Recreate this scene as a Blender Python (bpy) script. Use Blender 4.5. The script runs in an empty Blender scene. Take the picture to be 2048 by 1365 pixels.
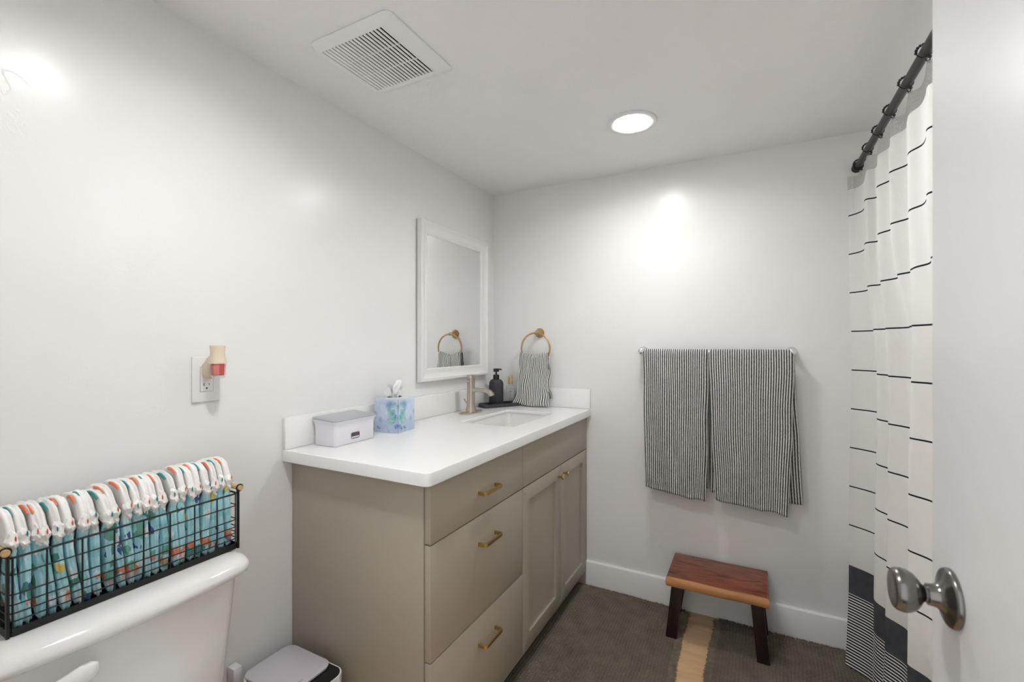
import bpy, bmesh, math, random
from mathutils import Vector, Matrix, noise
import numpy as np
random.seed(7)
sc = bpy.context.scene
C = sc.collection
PI = math.pi
H = 2.12

# ---------------------------------------------------------------- camera, world, exposure
cam_d = bpy.data.cameras.new('camera'); cam = bpy.data.objects.new('camera', cam_d); C.objects.link(cam)
YAW = math.atan(483 / 916.0)
cam.location = (1.3354, -2.308, 1.2585)
cam.rotation_euler = (PI / 2, 0, YAW)
cam_d.sensor_width = 36; cam_d.lens = 36 * 916.0 / 2048
cam_d.shift_y = 5.5 / 2048
cam_d.clip_start = 0.02
cam_d.dof.use_dof = True; cam_d.dof.focus_distance = 2.1; cam_d.dof.aperture_fstop = 6.0
sc.camera = cam
w = bpy.data.worlds.new('world'); sc.world = w; w.use_nodes = True
w.node_tree.nodes['Background'].inputs[0].default_value = (0.975, 0.99, 1.0, 1)
w.node_tree.nodes['Background'].inputs[1].default_value = 0.72
sc.view_settings.view_transform = 'Standard'; sc.view_settings.look = 'None'
sc.view_settings.gamma = 1; sc.view_settings.use_curve_mapping = False
sc.view_settings.exposure = 0.90
LAMP = 9.0             # glow of the downlight lenses
LAMP_W = 2.45           # nominal power of a downlight

# ---------------------------------------------------------------- materials
def lin(c):
    return tuple(((v / 255) / 12.92 if v / 255 <= 0.04045 else ((v / 255 + 0.055) / 1.055) ** 2.4) for v in c)
def mat(name, col, rough=0.5, metal=0.0, spec=0.5, bump=0.0, bscale=200, bdist=0.001, var=0.0, vscale=8, aniso=None, sheen=0.0, coat=0.0):
    m = bpy.data.materials.new(name); m.use_nodes = True
    nt = m.node_tree; N = nt.nodes; L = nt.links
    b = N['Principled BSDF']
    b.inputs['Base Color'].default_value = (*col, 1); b.inputs['Roughness'].default_value = rough
    b.inputs['Metallic'].default_value = metal; b.inputs['Specular IOR Level'].default_value = spec
    b.inputs['Coat Weight'].default_value = coat; b.inputs['Coat Roughness'].default_value = 0.1
    if sheen: b.inputs['Sheen Weight'].default_value = sheen
    tc = N.new('ShaderNodeTexCoord')
    src = tc.outputs['Object']
    if aniso:
        mp = N.new('ShaderNodeMapping'); mp.inputs['Scale'].default_value = aniso
        L.new(src, mp.inputs['Vector']); src = mp.outputs['Vector']
    nz = N.new('ShaderNodeTexNoise'); nz.inputs['Scale'].default_value = vscale; nz.inputs['Detail'].default_value = 5
    L.new(src, nz.inputs['Vector'])
    rp = N.new('ShaderNodeValToRGB')
    rp.color_ramp.elements[0].position = 0.3; rp.color_ramp.elements[1].position = 0.7
    rp.color_ramp.elements[0].color = (*[c * (1 - var) for c in col], 1)
    rp.color_ramp.elements[1].color = (*[min(1, c * (1 + var * 0.6)) for c in col], 1)
    L.new(nz.outputs['Fac'], rp.inputs['Fac']); L.new(rp.outputs['Color'], b.inputs['Base Color'])
    if bump:
        n2 = N.new('ShaderNodeTexNoise'); n2.inputs['Scale'].default_value = bscale; n2.inputs['Detail'].default_value = 3
        L.new(src, n2.inputs['Vector'])
        bp = N.new('ShaderNodeBump'); bp.inputs['Strength'].default_value = bump; bp.inputs['Distance'].default_value = bdist
        L.new(n2.outputs['Fac'], bp.inputs['Height']); L.new(bp.outputs['Normal'], b.inputs['Normal'])
    return m

def wall_mat(name, col, rough, wav, peel, peel_scale, marks):
    m = bpy.data.materials.new(name); m.use_nodes = True
    nt = m.node_tree; N = nt.nodes; L = nt.links; b = N['Principled BSDF']
    b.inputs['Base Color'].default_value = (*col, 1); b.inputs['Roughness'].default_value = rough; b.inputs['Specular IOR Level'].default_value = 0.26
    tc = N.new('ShaderNodeTexCoord')
    def ns(scale, detail, dist=0.0):
        n = N.new('ShaderNodeTexNoise'); n.inputs['Scale'].default_value = scale; n.inputs['Detail'].default_value = detail
        n.inputs['Distortion'].default_value = dist; L.new(tc.outputs['Object'], n.inputs['Vector']); return n
    a = ns(3.2, 2); p = ns(peel_scale, 2.5); k = ns(5.0, 5, 2.2); kk = ns(1.9, 1)
    # trowel marks: thin contour lines of a distorted noise, only where a broad noise is high
    s1 = N.new('ShaderNodeMath'); s1.operation = 'SUBTRACT'; s1.inputs[1].default_value = 0.5; L.new(k.outputs['Fac'], s1.inputs[0])
    s2 = N.new('ShaderNodeMath'); s2.operation = 'ABSOLUTE'; L.new(s1.outputs[0], s2.inputs[0])
    r1 = N.new('ShaderNodeMapRange'); r1.inputs['From Min'].default_value = 0.0; r1.inputs['From Max'].default_value = 0.012
    r1.inputs['To Min'].default_value = 1; r1.inputs['To Max'].default_value = 0; L.new(s2.outputs[0], r1.inputs['Value'])
    r2 = N.new('ShaderNodeMapRange'); r2.inputs['From Min'].default_value = 0.56; r2.inputs['From Max'].default_value = 0.68
    L.new(kk.outputs['Fac'], r2.inputs['Value'])
    mu = N.new('ShaderNodeMath'); mu.operation = 'MULTIPLY'; L.new(r1.outputs[0], mu.inputs[0]); L.new(r2.outputs[0], mu.inputs[1])
    def bump(h, dist, prev=None):
        bp = N.new('ShaderNodeBump'); bp.inputs['Distance'].default_value = dist; bp.inputs['Strength'].default_value = 1.0
        L.new(h, bp.inputs['Height'])
        if prev: L.new(prev.outputs['Normal'], bp.inputs['Normal'])
        return bp
    q = bump(a.outputs['Fac'], wav); q = bump(p.outputs['Fac'], peel, q); q = bump(mu.outputs[0], marks, q)
    L.new(q.outputs['Normal'], b.inputs['Normal'])
    return m

M = {}
M['wall'] = wall_mat('wall_paint', lin((235, 235, 233)), 0.25, 0.004, 0.00014, 90, 0.00035)
M['ceil'] = wall_mat('ceiling_paint', lin((246, 245, 244)), 0.5, 0.003, 0.0018, 60, 0.0005)
M['trim'] = mat('white_trim_paint', lin((232, 232, 230)), 0.3)
M['door'] = mat('white_door_paint', lin((226, 227, 226)), 0.35)
M['quartz'] = mat('white_quartz', lin((240, 240, 238)), 0.16, var=0.01, vscale=60)
M['porcelain'] = mat('white_porcelain', lin((232, 231, 228)), 0.08, coat=0.4)
M['taupe'] = mat('taupe_cabinet_paint', lin((173, 163, 148)), 0.42, bump=0.05, bscale=400, bdist=0.0003)
M['gap'] = mat('dark_reveal', (0.012, 0.011, 0.010), 0.8)
M['brass'] = mat('brushed_brass', (0.52, 0.37, 0.16), 0.30, 1.0, bump=0.1, bscale=300, bdist=0.0002, aniso=(1, 8, 1))
M['rose_brass'] = mat('satin_brass', (0.54, 0.345, 0.17), 0.30, 1.0)
M['nickel'] = mat('brushed_nickel', (0.52, 0.46, 0.40), 0.30, 1.0, bump=0.1, bscale=250, bdist=0.0002, aniso=(1, 1, 6))
M['knob'] = mat('satin_nickel_knob', (0.21, 0.20, 0.19), 0.24, 1.0, bump=0.08, bscale=260, bdist=0.0002)
M['chrome'] = mat('chrome', (0.8, 0.8, 0.8), 0.12, 1.0)
M['mirror'] = mat('mirror_silver', (0.86, 0.87, 0.87), 0.01, 1.0)
M['black_metal'] = mat('black_metal', (0.018, 0.018, 0.02), 0.42, 0.4)
M['rod'] = mat('dark_bronze_rod', (0.055, 0.052, 0.050), 0.33, 0.7)
M['black_plastic'] = mat('black_plastic', (0.012, 0.012, 0.013), 0.35)
M['gloss_black'] = mat('gloss_black_panel', (0.014, 0.013, 0.012), 0.08)
M['charcoal_stone'] = mat('charcoal_stoneware', (0.040, 0.041, 0.048), 0.62, bump=0.3, bscale=300, bdist=0.0006, var=0.25, vscale=90)
M['white_plastic'] = mat('white_plastic', lin((232, 231, 236)), 0.28)
M['lilac_white'] = mat('lilac_white_plastic', lin((232, 230, 236)), 0.3)
M['cool_plastic'] = mat('cool_white_plastic', lin((212, 208, 216)), 0.35)
M['grey_plastic'] = mat('grey_plastic', lin((172, 174, 179)), 0.38)
M['window_dark'] = mat('smoked_window', lin((92, 74, 88)), 0.12, var=0.4, vscale=60)
M['cream'] = mat('cream_plastic', lin((224, 209, 187)), 0.45)
M['walnut_leg'] = mat('dark_stained_wood', (0.022, 0.011, 0.009), 0.42, bump=0.2, bscale=60, bdist=0.0006, var=0.4, vscale=20, aniso=(6, 6, 1))
M['tissue'] = mat('tissue_paper', lin((242, 242, 241)), 0.9)
M['card_dark'] = mat('dark_card_edge', lin((60, 80, 84)), 0.8)
M['oak_cap'] = mat('pale_wood', lin((205, 172, 122)), 0.5, var=0.18, vscale=30, aniso=(1, 1, 6))
M['blue_ink'] = mat('blue_ink', lin((70, 100, 160)), 0.5)
M['cyan_ink'] = mat('cyan_ink', lin((140, 190, 205)), 0.5)
M['white_ink'] = mat('white_ink', lin((235, 240, 240)), 0.5)
M['grey_ink'] = mat('grey_ink', lin((70, 70, 74)), 0.6)
M['olive_knit'] = mat('olive_grey_cotton', lin((106, 98, 83)), 0.95, var=0.25, vscale=14, bump=0.5, bscale=700, bdist=0.001, sheen=0.2)
M['rug_fringe'] = mat('olive_grey_fringe', lin((124, 113, 98)), 0.95, var=0.25, vscale=40)
M['vent_white'] = mat('white_vent_plastic', lin((246, 246, 244)), 0.4)
M['vent_dark'] = mat('vent_interior', (0.004, 0.004, 0.004), 0.9)
M['white_pad'] = mat('white_soft_fabric', lin((240, 238, 234)), 0.85, bump=0.25, bscale=120, bdist=0.001)
M['teal_band'] = mat('teal_trim', lin((72, 148, 150)), 0.8)
M['coral_band'] = mat('coral_trim', lin((232, 138, 104)), 0.8)
M['teal_tip'] = mat('teal_tip', lin((40, 130, 135)), 0.8)
M['coral_tip'] = mat('coral_tip', lin((226, 92, 62)), 0.8)

def emat(name, col, s):
    m = bpy.data.materials.new(name); m.use_nodes = True; N = m.node_tree.nodes
    N['Principled BSDF'].inputs['Base Color'].default_value = (.9, .9, .9, 1)
    N['Principled BSDF'].inputs['Emission Color'].default_value = (*col, 1)
    N['Principled BSDF'].inputs['Emission Strength'].default_value = s
    return m
M['lens'] = emat('lamp_lens', (1.0, 0.992, 0.975), LAMP)

def glass(name, col, rough=0.03, ior=1.45):
    m = bpy.data.materials.new(name); m.use_nodes = True; b = m.node_tree.nodes['Principled BSDF']
    b.inputs['Base Color'].default_value = (*col, 1); b.inputs['Roughness'].default_value = rough
    b.inputs['Transmission Weight'].default_value = 1.0; b.inputs['IOR'].default_value = ior
    return m
M['clear'] = glass('clear_glass', (0.99, 1.0, 1.0), 0.02, 1.12)
M['frosted'] = glass('pale_liquid', (0.97, 0.98, 0.985), 0.25, 1.06)
M['red_liquid'] = mat('red_liquid_glass', lin((226, 122, 112)), 0.06, coat=1.0)
M['red_shaded'] = mat('shaded_red_facet', lin((180, 84, 76)), 0.06, coat=1.0)  # same liquid, darker copy: shade of the facets put into the colour
M['red_deep'] = M['red_shaded']

def wood_top():
    m = bpy.data.materials.new('reddish_stool_wood'); m.use_nodes = True; N = m.node_tree.nodes; L = m.node_tree.links
    b = N['Principled BSDF']; b.inputs['Roughness'].default_value = 0.34
    tc = N.new('ShaderNodeTexCoord'); mp = N.new('ShaderNodeMapping'); mp.inputs['Scale'].default_value = (2.2, 10, 10)
    L.new(tc.outputs['Object'], mp.inputs['Vector'])
    n = N.new('ShaderNodeTexNoise'); n.inputs['Scale'].default_value = 2.4; n.inputs['Detail'].default_value = 7; n.inputs['Distortion'].default_value = 2.0
    L.new(mp.outputs['Vector'], n.inputs['Vector'])
    r = N.new('ShaderNodeValToRGB'); e = r.color_ramp.elements
    e[0].position = 0.30; e[0].color = (*lin((56, 27, 20)), 1); e[1].position = 0.74; e[1].color = (*lin((148, 84, 56)), 1)
    x = e.new(0.42); x.color = (*lin((116, 60, 40)), 1)
    L.new(n.outputs['Fac'], r.inputs['Fac'])
    # knot
    v = N.new('ShaderNodeVectorMath'); v.operation = 'DISTANCE'; v.inputs[1].default_value = (0.03, -0.03, 0.0)
    mp2 = N.new('ShaderNodeMapping'); mp2.inputs['Scale'].default_value = (1, 2.4, 0.2); mp2.inputs['Location'].default_value = (0.0, 0, 0)
    L.new(tc.outputs['Object'], mp2.inputs['Vector']); L.new(mp2.outputs['Vector'], v.inputs[0])
    kr = N.new('ShaderNodeMapRange'); kr.inputs['From Min'].default_value = 0.008; kr.inputs['From Max'].default_value = 0.04
    kr.inputs['To Min'].default_value = 0.75; kr.inputs['To Max'].default_value = 0.0; L.new(v.outputs['Value'], kr.inputs['Value'])
    mx = N.new('ShaderNodeMix'); mx.data_type = 'RGBA'; mx.inputs['B'].default_value = (*lin((48, 22, 18)), 1)
    L.new(kr.outputs[0], mx.inputs['Factor']); L.new(r.outputs['Color'], mx.inputs['A'])
    # pale sapwood along the front edge
    sp = N.new('ShaderNodeSeparateXYZ'); L.new(tc.outputs['Object'], sp.inputs[0])
    fr = N.new('ShaderNodeMapRange'); fr.inputs['From Min'].default_value = -0.121; fr.inputs['From Max'].default_value = -0.127
    L.new(sp.outputs['Y'], fr.inputs['Value'])
    sap = N.new('ShaderNodeMix'); sap.data_type = 'RGBA'; sap.inputs['A'].default_value = (*lin((214, 158, 104)), 1); sap.inputs['B'].default_value = (*lin((178, 118, 70)), 1)
    L.new(n.outputs['Fac'], sap.inputs['Factor'])
    m2 = N.new('ShaderNodeMix'); m2.data_type = 'RGBA'
    L.new(fr.outputs[0], m2.inputs['Factor']); L.new(mx.outputs['Result'], m2.inputs['A']); L.new(sap.outputs['Result'], m2.inputs['B'])
    L.new(m2.outputs['Result'], b.inputs['Base Color'])
    bp = N.new('ShaderNodeBump'); bp.inputs['Distance'].default_value = 0.0006; L.new(n.outputs['Fac'], bp.inputs['Height']); L.new(bp.outputs['Normal'], b.inputs['Normal'])
    return m
M['stool_wood'] = wood_top()

def plank_mat():
    m = bpy.data.materials.new('light_oak_plank'); m.use_nodes = True; N = m.node_tree.nodes; L = m.node_tree.links
    b = N['Principled BSDF']; b.inputs['Roughness'].default_value = 0.4
    tc = N.new('ShaderNodeTexCoord'); oi = N.new('ShaderNodeObjectInfo')
    ad = N.new('ShaderNodeVectorMath'); ad.operation = 'ADD'; L.new(tc.outputs['Object'], ad.inputs[0])
    cb = N.new('ShaderNodeCombineXYZ'); mu = N.new('ShaderNodeMath'); mu.operation = 'MULTIPLY'; mu.inputs[1].default_value = 30
    L.new(oi.outputs['Random'], mu.inputs[0]); L.new(mu.outputs[0], cb.inputs['X']); L.new(mu.outputs[0], cb.inputs['Z']); L.new(cb.outputs[0], ad.inputs[1])
    mp = N.new('ShaderNodeMapping'); mp.inputs['Scale'].default_value = (1.5, 9, 9); L.new(ad.outputs[0], mp.inputs['Vector'])
    n = N.new('ShaderNodeTexNoise'); n.inputs['Scale'].default_value = 3; n.inputs['Detail'].default_value = 8; n.inputs['Distortion'].default_value = 0.8
    L.new(mp.outputs['Vector'], n.inputs['Vector'])
    r = N.new('ShaderNodeValToRGB'); e = r.color_ramp.elements
    e[0].position = 0.3; e[0].color = (*lin((200, 162, 120)), 1); e[1].position = 0.7; e[1].color = (*lin((222, 188, 148)), 1)
    L.new(n.outputs['Fac'], r.inputs['Fac']); L.new(r.outputs['Color'], b.inputs['Base Color'])
    return m
M['plank'] = plank_mat()

def stripes_mat(name, light, dark, period, duty, wob=0.0006, bumpn=0.001, sheen=0.0):
    """vertical stripes along UV u (metres)"""
    m = bpy.data.materials.new(name); m.use_nodes = True; N = m.node_tree.nodes; L = m.node_tree.links
    b = N['Principled BSDF']; b.inputs['Roughness'].default_value = 0.92; b.inputs['Sheen Weight'].default_value = sheen
    uv = N.new('ShaderNodeUVMap'); sp = N.new('ShaderNodeSeparateXYZ'); L.new(uv.outputs[0], sp.inputs[0])
    nz = N.new('ShaderNodeTexNoise'); nz.inputs['Scale'].default_value = 130; nz.inputs['Detail'].default_value = 2; L.new(uv.outputs[0], nz.inputs['Vector'])
    a = N.new('ShaderNodeMath'); a.operation = 'MULTIPLY_ADD'; a.inputs[1].default_value = wob * 4; L.new(nz.outputs['Fac'], a.inputs[0]); L.new(sp.outputs['X'], a.inputs[2])
    f = N.new('ShaderNodeMath'); f.operation = 'PINGPONG'; f.inputs[1].default_value = period / 2; L.new(a.outputs[0], f.inputs[0])
    r = N.new('ShaderNodeMapRange'); r.inputs['From Min'].default_value = period / 2 * (duty - 0.09); r.inputs['From Max'].default_value = period / 2 * (duty + 0.09)
    L.new(f.outputs[0], r.inputs['Value'])
    mx = N.new('ShaderNodeMix'); mx.data_type = 'RGBA'; mx.inputs['A'].default_value = (*dark, 1); mx.inputs['B'].default_value = (*light, 1)
    L.new(r.outputs[0], mx.inputs['Factor']); L.new(mx.outputs['Result'], b.inputs['Base Color'])
    n2 = N.new('ShaderNodeTexNoise'); n2.inputs['Scale'].default_value = 600; L.new(uv.outputs[0], n2.inputs['Vector'])
    bp = N.new('ShaderNodeBump'); bp.inputs['Distance'].default_value = bumpn; bp.inputs['Strength'].default_value = 0.5
    L.new(n2.outputs['Fac'], bp.inputs['Height']); L.new(bp.outputs['Normal'], b.inputs['Normal'])
    return m
M['towel'] = stripes_mat('striped_towel', lin((218, 217, 211)), lin((62, 64, 62)), 0.0098, 0.54, sheen=0.2)
M['handtowel'] = stripes_mat('striped_hand_towel', lin((230, 230, 224)), lin((52, 56, 54)), 0.0110, 0.46, wob=0.0003, sheen=0.2)

def curtain_mat():
    m = bpy.data.materials.new('striped_curtain_cloth'); m.use_nodes = True; N = m.node_tree.nodes; L = m.node_tree.links
    b = N['Principled BSDF']; b.inputs['Roughness'].default_value = 0.92
    uv = N.new('ShaderNodeUVMap'); sp = N.new('ShaderNodeSeparateXYZ'); L.new(uv.outputs[0], sp.inputs[0])
    z = sp.outputs['Y']
    def math(op, a, b_=None, c=None):
        n = N.new('ShaderNodeMath'); n.operation = op
        for i, v in enumerate((a, b_, c)):
            if v is None: continue
            if isinstance(v, (int, float)): n.inputs[i].default_value = v
            else: L.new(v, n.inputs[i])
        return n.outputs[0]
    # thin black lines every 0.154 m from z=0.522 up to 1.776
    t = math('PINGPONG', math('SUBTRACT', z, 0.524), 0.0785)
    line = math('MULTIPLY', math('LESS_THAN', t, 0.0024), math('GREATER_THAN', z, 0.45))
    line = math('MULTIPLY', line, math('LESS_THAN', z, 1.83))
    band = math('MULTIPLY', math('LESS_THAN', z, 0.361), math('GREATER_THAN', z, 0.249))
    fine = math('MULTIPLY', math('LESS_THAN', z, 0.249), math('GREATER_THAN', math('PINGPONG', z, 0.0046), 0.0021))
    nz = N.new('ShaderNodeTexNoise'); nz.inputs['Scale'].default_value = 30; nz.inputs['Detail'].default_value = 6; L.new(uv.outputs[0], nz.inputs['Vector'])
    bm_ = N.new('ShaderNodeMix'); bm_.data_type = 'RGBA'; bm_.inputs['A'].default_value = (*lin((62, 64, 70)), 1); bm_.inputs['B'].default_value = (*lin((92, 94, 100)), 1)
    L.new(nz.outputs['Fac'], bm_.inputs['Factor'])
    def mix(f, a, bc):
        x = N.new('ShaderNodeMix'); x.data_type = 'RGBA'; L.new(f, x.inputs['Factor'])
        (L.new(a, x.inputs['A']) if not isinstance(a, tuple) else setattr(x.inputs['A'], 'default_value', (*a, 1)))
        (L.new(bc, x.inputs['B']) if not isinstance(bc, tuple) else setattr(x.inputs['B'], 'default_value', (*bc, 1)))
        return x.outputs['Result']
    c = mix(line, lin((240, 239, 235)), lin((24, 24, 30)))
    c = mix(fine, c, lin((30, 30, 36)))
    c = mix(band, c, bm_.outputs['Result'])
    L.new(c, b.inputs['Base Color'])
    wv = N.new('ShaderNodeTexWave'); wv.bands_direction = 'DIAGONAL'; wv.inputs['Scale'].default_value = 90; wv.inputs['Distortion'].default_value = 1.5
    L.new(uv.outputs[0], wv.inputs['Vector'])
    bp = N.new('ShaderNodeBump'); bp.inputs['Distance'].default_value = 0.0008; bp.inputs['Strength'].default_value = 0.35
    L.new(wv.outputs['Fac'], bp.inputs['Height']); L.new(bp.outputs['Normal'], b.inputs['Normal'])
    # thin cloth lets some of the light through
    tr = N.new('ShaderNodeBsdfTranslucent'); L.new(c, tr.inputs['Color'])
    ms = N.new('ShaderNodeMixShader'); ms.inputs[0].default_value = 0.3
    L.new(b.outputs[0], ms.inputs[1]); L.new(tr.outputs[0], ms.inputs[2]); L.new(ms.outputs[0], N['Material Output'].inputs['Surface'])
    return m
M['curtain'] = curtain_mat()

def mesh_mat():
    m = bpy.data.materials.new('knit_mesh_header'); m.use_nodes = True; N = m.node_tree.nodes; L = m.node_tree.links
    b = N['Principled BSDF']; b.inputs['Base Color'].default_value = (*lin((196, 194, 191)), 1); b.inputs['Roughness'].default_value = 0.9
    uv = N.new('ShaderNodeUVMap'); v = N.new('ShaderNodeTexVoronoi'); v.inputs['Scale'].default_value = 190; v.inputs['Randomness'].default_value = 0.15
    L.new(uv.outputs[0], v.inputs['Vector'])
    lt = N.new('ShaderNodeMath'); lt.operation = 'LESS_THAN'; lt.inputs[1].default_value = 0.30; L.new(v.outputs['Distance'], lt.inputs[0])
    t = N.new('ShaderNodeBsdfTransparent'); ms = N.new('ShaderNodeMixShader')
    L.new(lt.outputs[0], ms.inputs[0]); L.new(b.outputs[0], ms.inputs[1]); L.new(t.outputs[0], ms.inputs[2]); L.new(ms.outputs[0], N['Material Output'].inputs['Surface'])
    return m
M['mesh_header'] = mesh_mat()

def print_mat(seed):
    """blue printed diaper shell with orange, green, navy and yellow blotches"""
    m = bpy.data.materials.new('printed_blue_cloth'); m.use_nodes = True; N = m.node_tree.nodes; L = m.node_tree.links
    b = N['Principled BSDF']; b.inputs['Roughness'].default_value = 0.75
    tc = N.new('ShaderNodeTexCoord'); oi = N.new('ShaderNodeObjectInfo')
    cb = N.new('ShaderNodeCombineXYZ'); mu = N.new('ShaderNodeMath'); mu.operation = 'MULTIPLY'; mu.inputs[1].default_value = 9
    L.new(oi.outputs['Random'], mu.inputs[0]); L.new(mu.outputs[0], cb.inputs['Y']); L.new(mu.outputs[0], cb.inputs['X'])
    ad = N.new('ShaderNodeVectorMath'); ad.operation = 'ADD'; L.new(tc.outputs['Object'], ad.inputs[0]); L.new(cb.outputs[0], ad.inputs[1])
    v = N.new('ShaderNodeTexVoronoi'); v.inputs['Scale'].default_value = 52; L.new(ad.outputs[0], v.inputs['Vector'])
    s = N.new('ShaderNodeSeparateColor'); L.new(v.outputs['Color'], s.inputs[0])
    r = N.new('ShaderNodeValToRGB'); r.color_ramp.interpolation = 'CONSTANT'; e = r.color_ramp.elements
    base = (*lin((174, 220, 228)), 1)
    e[0].position = 0; e[0].color = base
    e[1].position = 0.50; e[1].color = (*lin((154, 208, 217)), 1)
    for p, c in ((0.74, (112, 168, 152)), (0.80, (84, 146, 138)), (0.84, (220, 230, 232)), (0.90, (174, 220, 228)), (0.925, (66, 90, 142)), (0.95, (218, 192, 104)), (0.965, (174, 220, 228))):
        x = e.new(p); x.color = (*lin(c), 1)
    L.new(s.outputs[0], r.inputs['Fac'])
    # orange patches near the bottom of each
    sp = N.new('ShaderNodeSeparateXYZ'); L.new(tc.outputs['Object'], sp.inputs[0])
    rg = N.new('ShaderNodeMapRange'); rg.inputs['From Min'].default_value = 0.012; rg.inputs['From Max'].default_value = 0.034; L.new(sp.outputs['Z'], rg.inputs['Value'])
    rg2 = N.new('ShaderNodeMapRange'); rg2.inputs['From Min'].default_value = 0.052; rg2.inputs['From Max'].default_value = 0.040; L.new(sp.outputs['Z'], rg2.inputs['Value'])
    m1 = N.new('ShaderNodeMath'); m1.operation = 'MULTIPLY'; L.new(rg.outputs[0], m1.inputs[0]); L.new(rg2.outputs[0], m1.inputs[1])
    gt = N.new('ShaderNodeMath'); gt.operation = 'GREATER_THAN'; gt.inputs[1].default_value = 0.66; L.new(s.outputs[1], gt.inputs[0])
    m2 = N.new('ShaderNodeMath'); m2.operation = 'MULTIPLY'; L.new(m1.outputs[0], m2.inputs[0]); L.new(gt.outputs[0], m2.inputs[1])
    mx = N.new('ShaderNodeMix'); mx.data_type = 'RGBA'; mx.inputs['B'].default_value = (*lin((222, 138, 104)), 1)
    L.new(m2.outputs[0], mx.inputs['Factor']); L.new(r.outputs['Color'], mx.inputs['A']); L.new(mx.outputs['Result'], b.inputs['Base Color'])
    return m
M['print'] = print_mat(0)

def tissue_box_mat():
    m = bpy.data.materials.new('watercolour_card'); m.use_nodes = True; N = m.node_tree.nodes; L = m.node_tree.links
    b = N['Principled BSDF']; b.inputs['Roughness'].default_value = 0.35
    uv = N.new('ShaderNodeUVMap')
    def nz(scale, off, detail=4, dist=0.8):
        mp = N.new('ShaderNodeMapping'); mp.inputs['Location'].default_value = (off, off * 0.7, 0); L.new(uv.outputs[0], mp.inputs['Vector'])
        n = N.new('ShaderNodeTexNoise'); n.inputs['Scale'].default_value = scale; n.inputs['Detail'].default_value = detail; n.inputs['Distortion'].default_value = dist
        L.new(mp.outputs[0], n.inputs['Vector']); return n.outputs['Fac']
    def rng(x, a, c):
        r = N.new('ShaderNodeMapRange'); r.inputs['From Min'].default_value = a; r.inputs['From Max'].default_value = c; L.new(x, r.inputs['Value']); return r.outputs[0]
    def mix(f, a, c):
        x = N.new('ShaderNodeMix'); x.data_type = 'RGBA'; L.new(f, x.inputs['Factor'])
        if isinstance(a, tuple): x.inputs['A'].default_value = (*a, 1)
        else: L.new(a, x.inputs['A'])
        x.inputs['B'].default_value = (*c, 1); return x.outputs['Result']
    def mul(a, c):
        x = N.new('ShaderNodeMath'); x.operation = 'MULTIPLY'; L.new(a, x.inputs[0]); L.new(c, x.inputs[1]); return x.outputs[0]
    sp = N.new('ShaderNodeSeparateXYZ'); L.new(uv.outputs[0], sp.inputs[0])
    c = mix(rng(nz(14, 1.3), 0.4, 0.62), lin((186, 200, 226)), lin((216, 226, 238)))
    c = mix(rng(nz(18, 5.1), 0.56, 0.66), c, lin((136, 164, 208)))
    near = rng(sp.outputs['X'], 0.062, 0.028)
    mid = mul(rng(sp.outputs['Y'], 0.018, 0.04), rng(sp.outputs['Y'], 0.125, 0.105))
    c = mix(mul(mul(rng(nz(26, 2.7), 0.42, 0.54), near), mid), c, lin((134, 196, 184)))
    c = mix(mul(rng(nz(22, 8.2), 0.56, 0.6), near), c, lin((112, 148, 206)))
    c = mix(rng(sp.outputs['Y'], 0.112, 0.128), c, lin((214, 222, 232)))
    L.new(c, b.inputs['Base Color'])
    return m
M['tissue_card'] = tissue_box_mat()

# ---------------------------------------------------------------- object helpers
def link(o, parent=None):
    C.objects.link(o)
    if parent is not None: o.parent = parent
    return o
def tag(o, label, cat, group=None):
    o['label'] = label; o['category'] = cat
    if group: o['group'] = group
    return o
def thing(name, label, cat, loc=(0, 0, 0), rz=0.0, group=None):
    o = bpy.data.objects.new(name, None); C.objects.link(o); o.location = loc; o.rotation_euler = (0, 0, rz)
    o.empty_display_size = 0.05
    return tag(o, label, cat, group)
def mk(name, V, F, m, parent=None, smooth=False, uv=None, mats=None, midx=None, label=None):
    me = bpy.data.meshes.new(name); me.from_pydata([tuple(v) for v in V], [], [tuple(f) for f in F])
    for mm in (mats or [m]): me.materials.append(mm)
    if midx is not None: me.polygons.foreach_set('material_index', midx)
    if smooth: me.polygons.foreach_set('use_smooth', [True] * len(me.polygons))
    if uv is not None:
        l = me.uv_layers.new(name='UVMap'); li = np.empty(len(me.loops), dtype=np.int32); me.loops.foreach_get('vertex_index', li)
        l.data.foreach_set('uv', np.asarray(uv, dtype=np.float32)[li].ravel())
    me.update()
    o = link(bpy.data.objects.new(name, me), parent)
    if label: o['label'] = label
    return o
def frombm(name, bm, m, parent=None, smooth=False, label=None):
    bmesh.ops.recalc_face_normals(bm, faces=bm.faces)
    me = bpy.data.meshes.new(name); bm.to_mesh(me); bm.free(); me.materials.append(m)
    if smooth:
        me.polygons.foreach_set('use_smooth', [True] * len(me.polygons))
        me.set_sharp_from_angle(angle=math.radians(38))
    o = link(bpy.data.objects.new(name, me), parent)
    if label: o['label'] = label
    return o
def box(bm, a, b, bev=0.0, seg=2, mtx=None):
    g = bmesh.ops.create_cube(bm, size=1)['verts']
    c = [(a[i] + b[i]) / 2 for i in range(3)]; s = [abs(b[i] - a[i]) for i in range(3)]
    for v in g: v.co = Vector([c[i] + v.co[i] * s[i] for i in range(3)])
    if bev:
        es = list({e for v in g for e in v.link_edges})
        r = bmesh.ops.bevel(bm, geom=es, offset=bev, segments=seg, affect='EDGES', profile=0.5)
        g = list({v for f in r['faces'] for v in f.verts} | {v for v in g if v.is_valid})
    if mtx is not None:
        for v in g: v.co = mtx @ v.co
    return g
def boxo(name, a, b, m, parent=None, bev=0.0, seg=2, label=None):
    bm = bmesh.new(); box(bm, a, b, bev, seg); return frombm(name, bm, m, parent, smooth=bev > 0, label=label)
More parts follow.
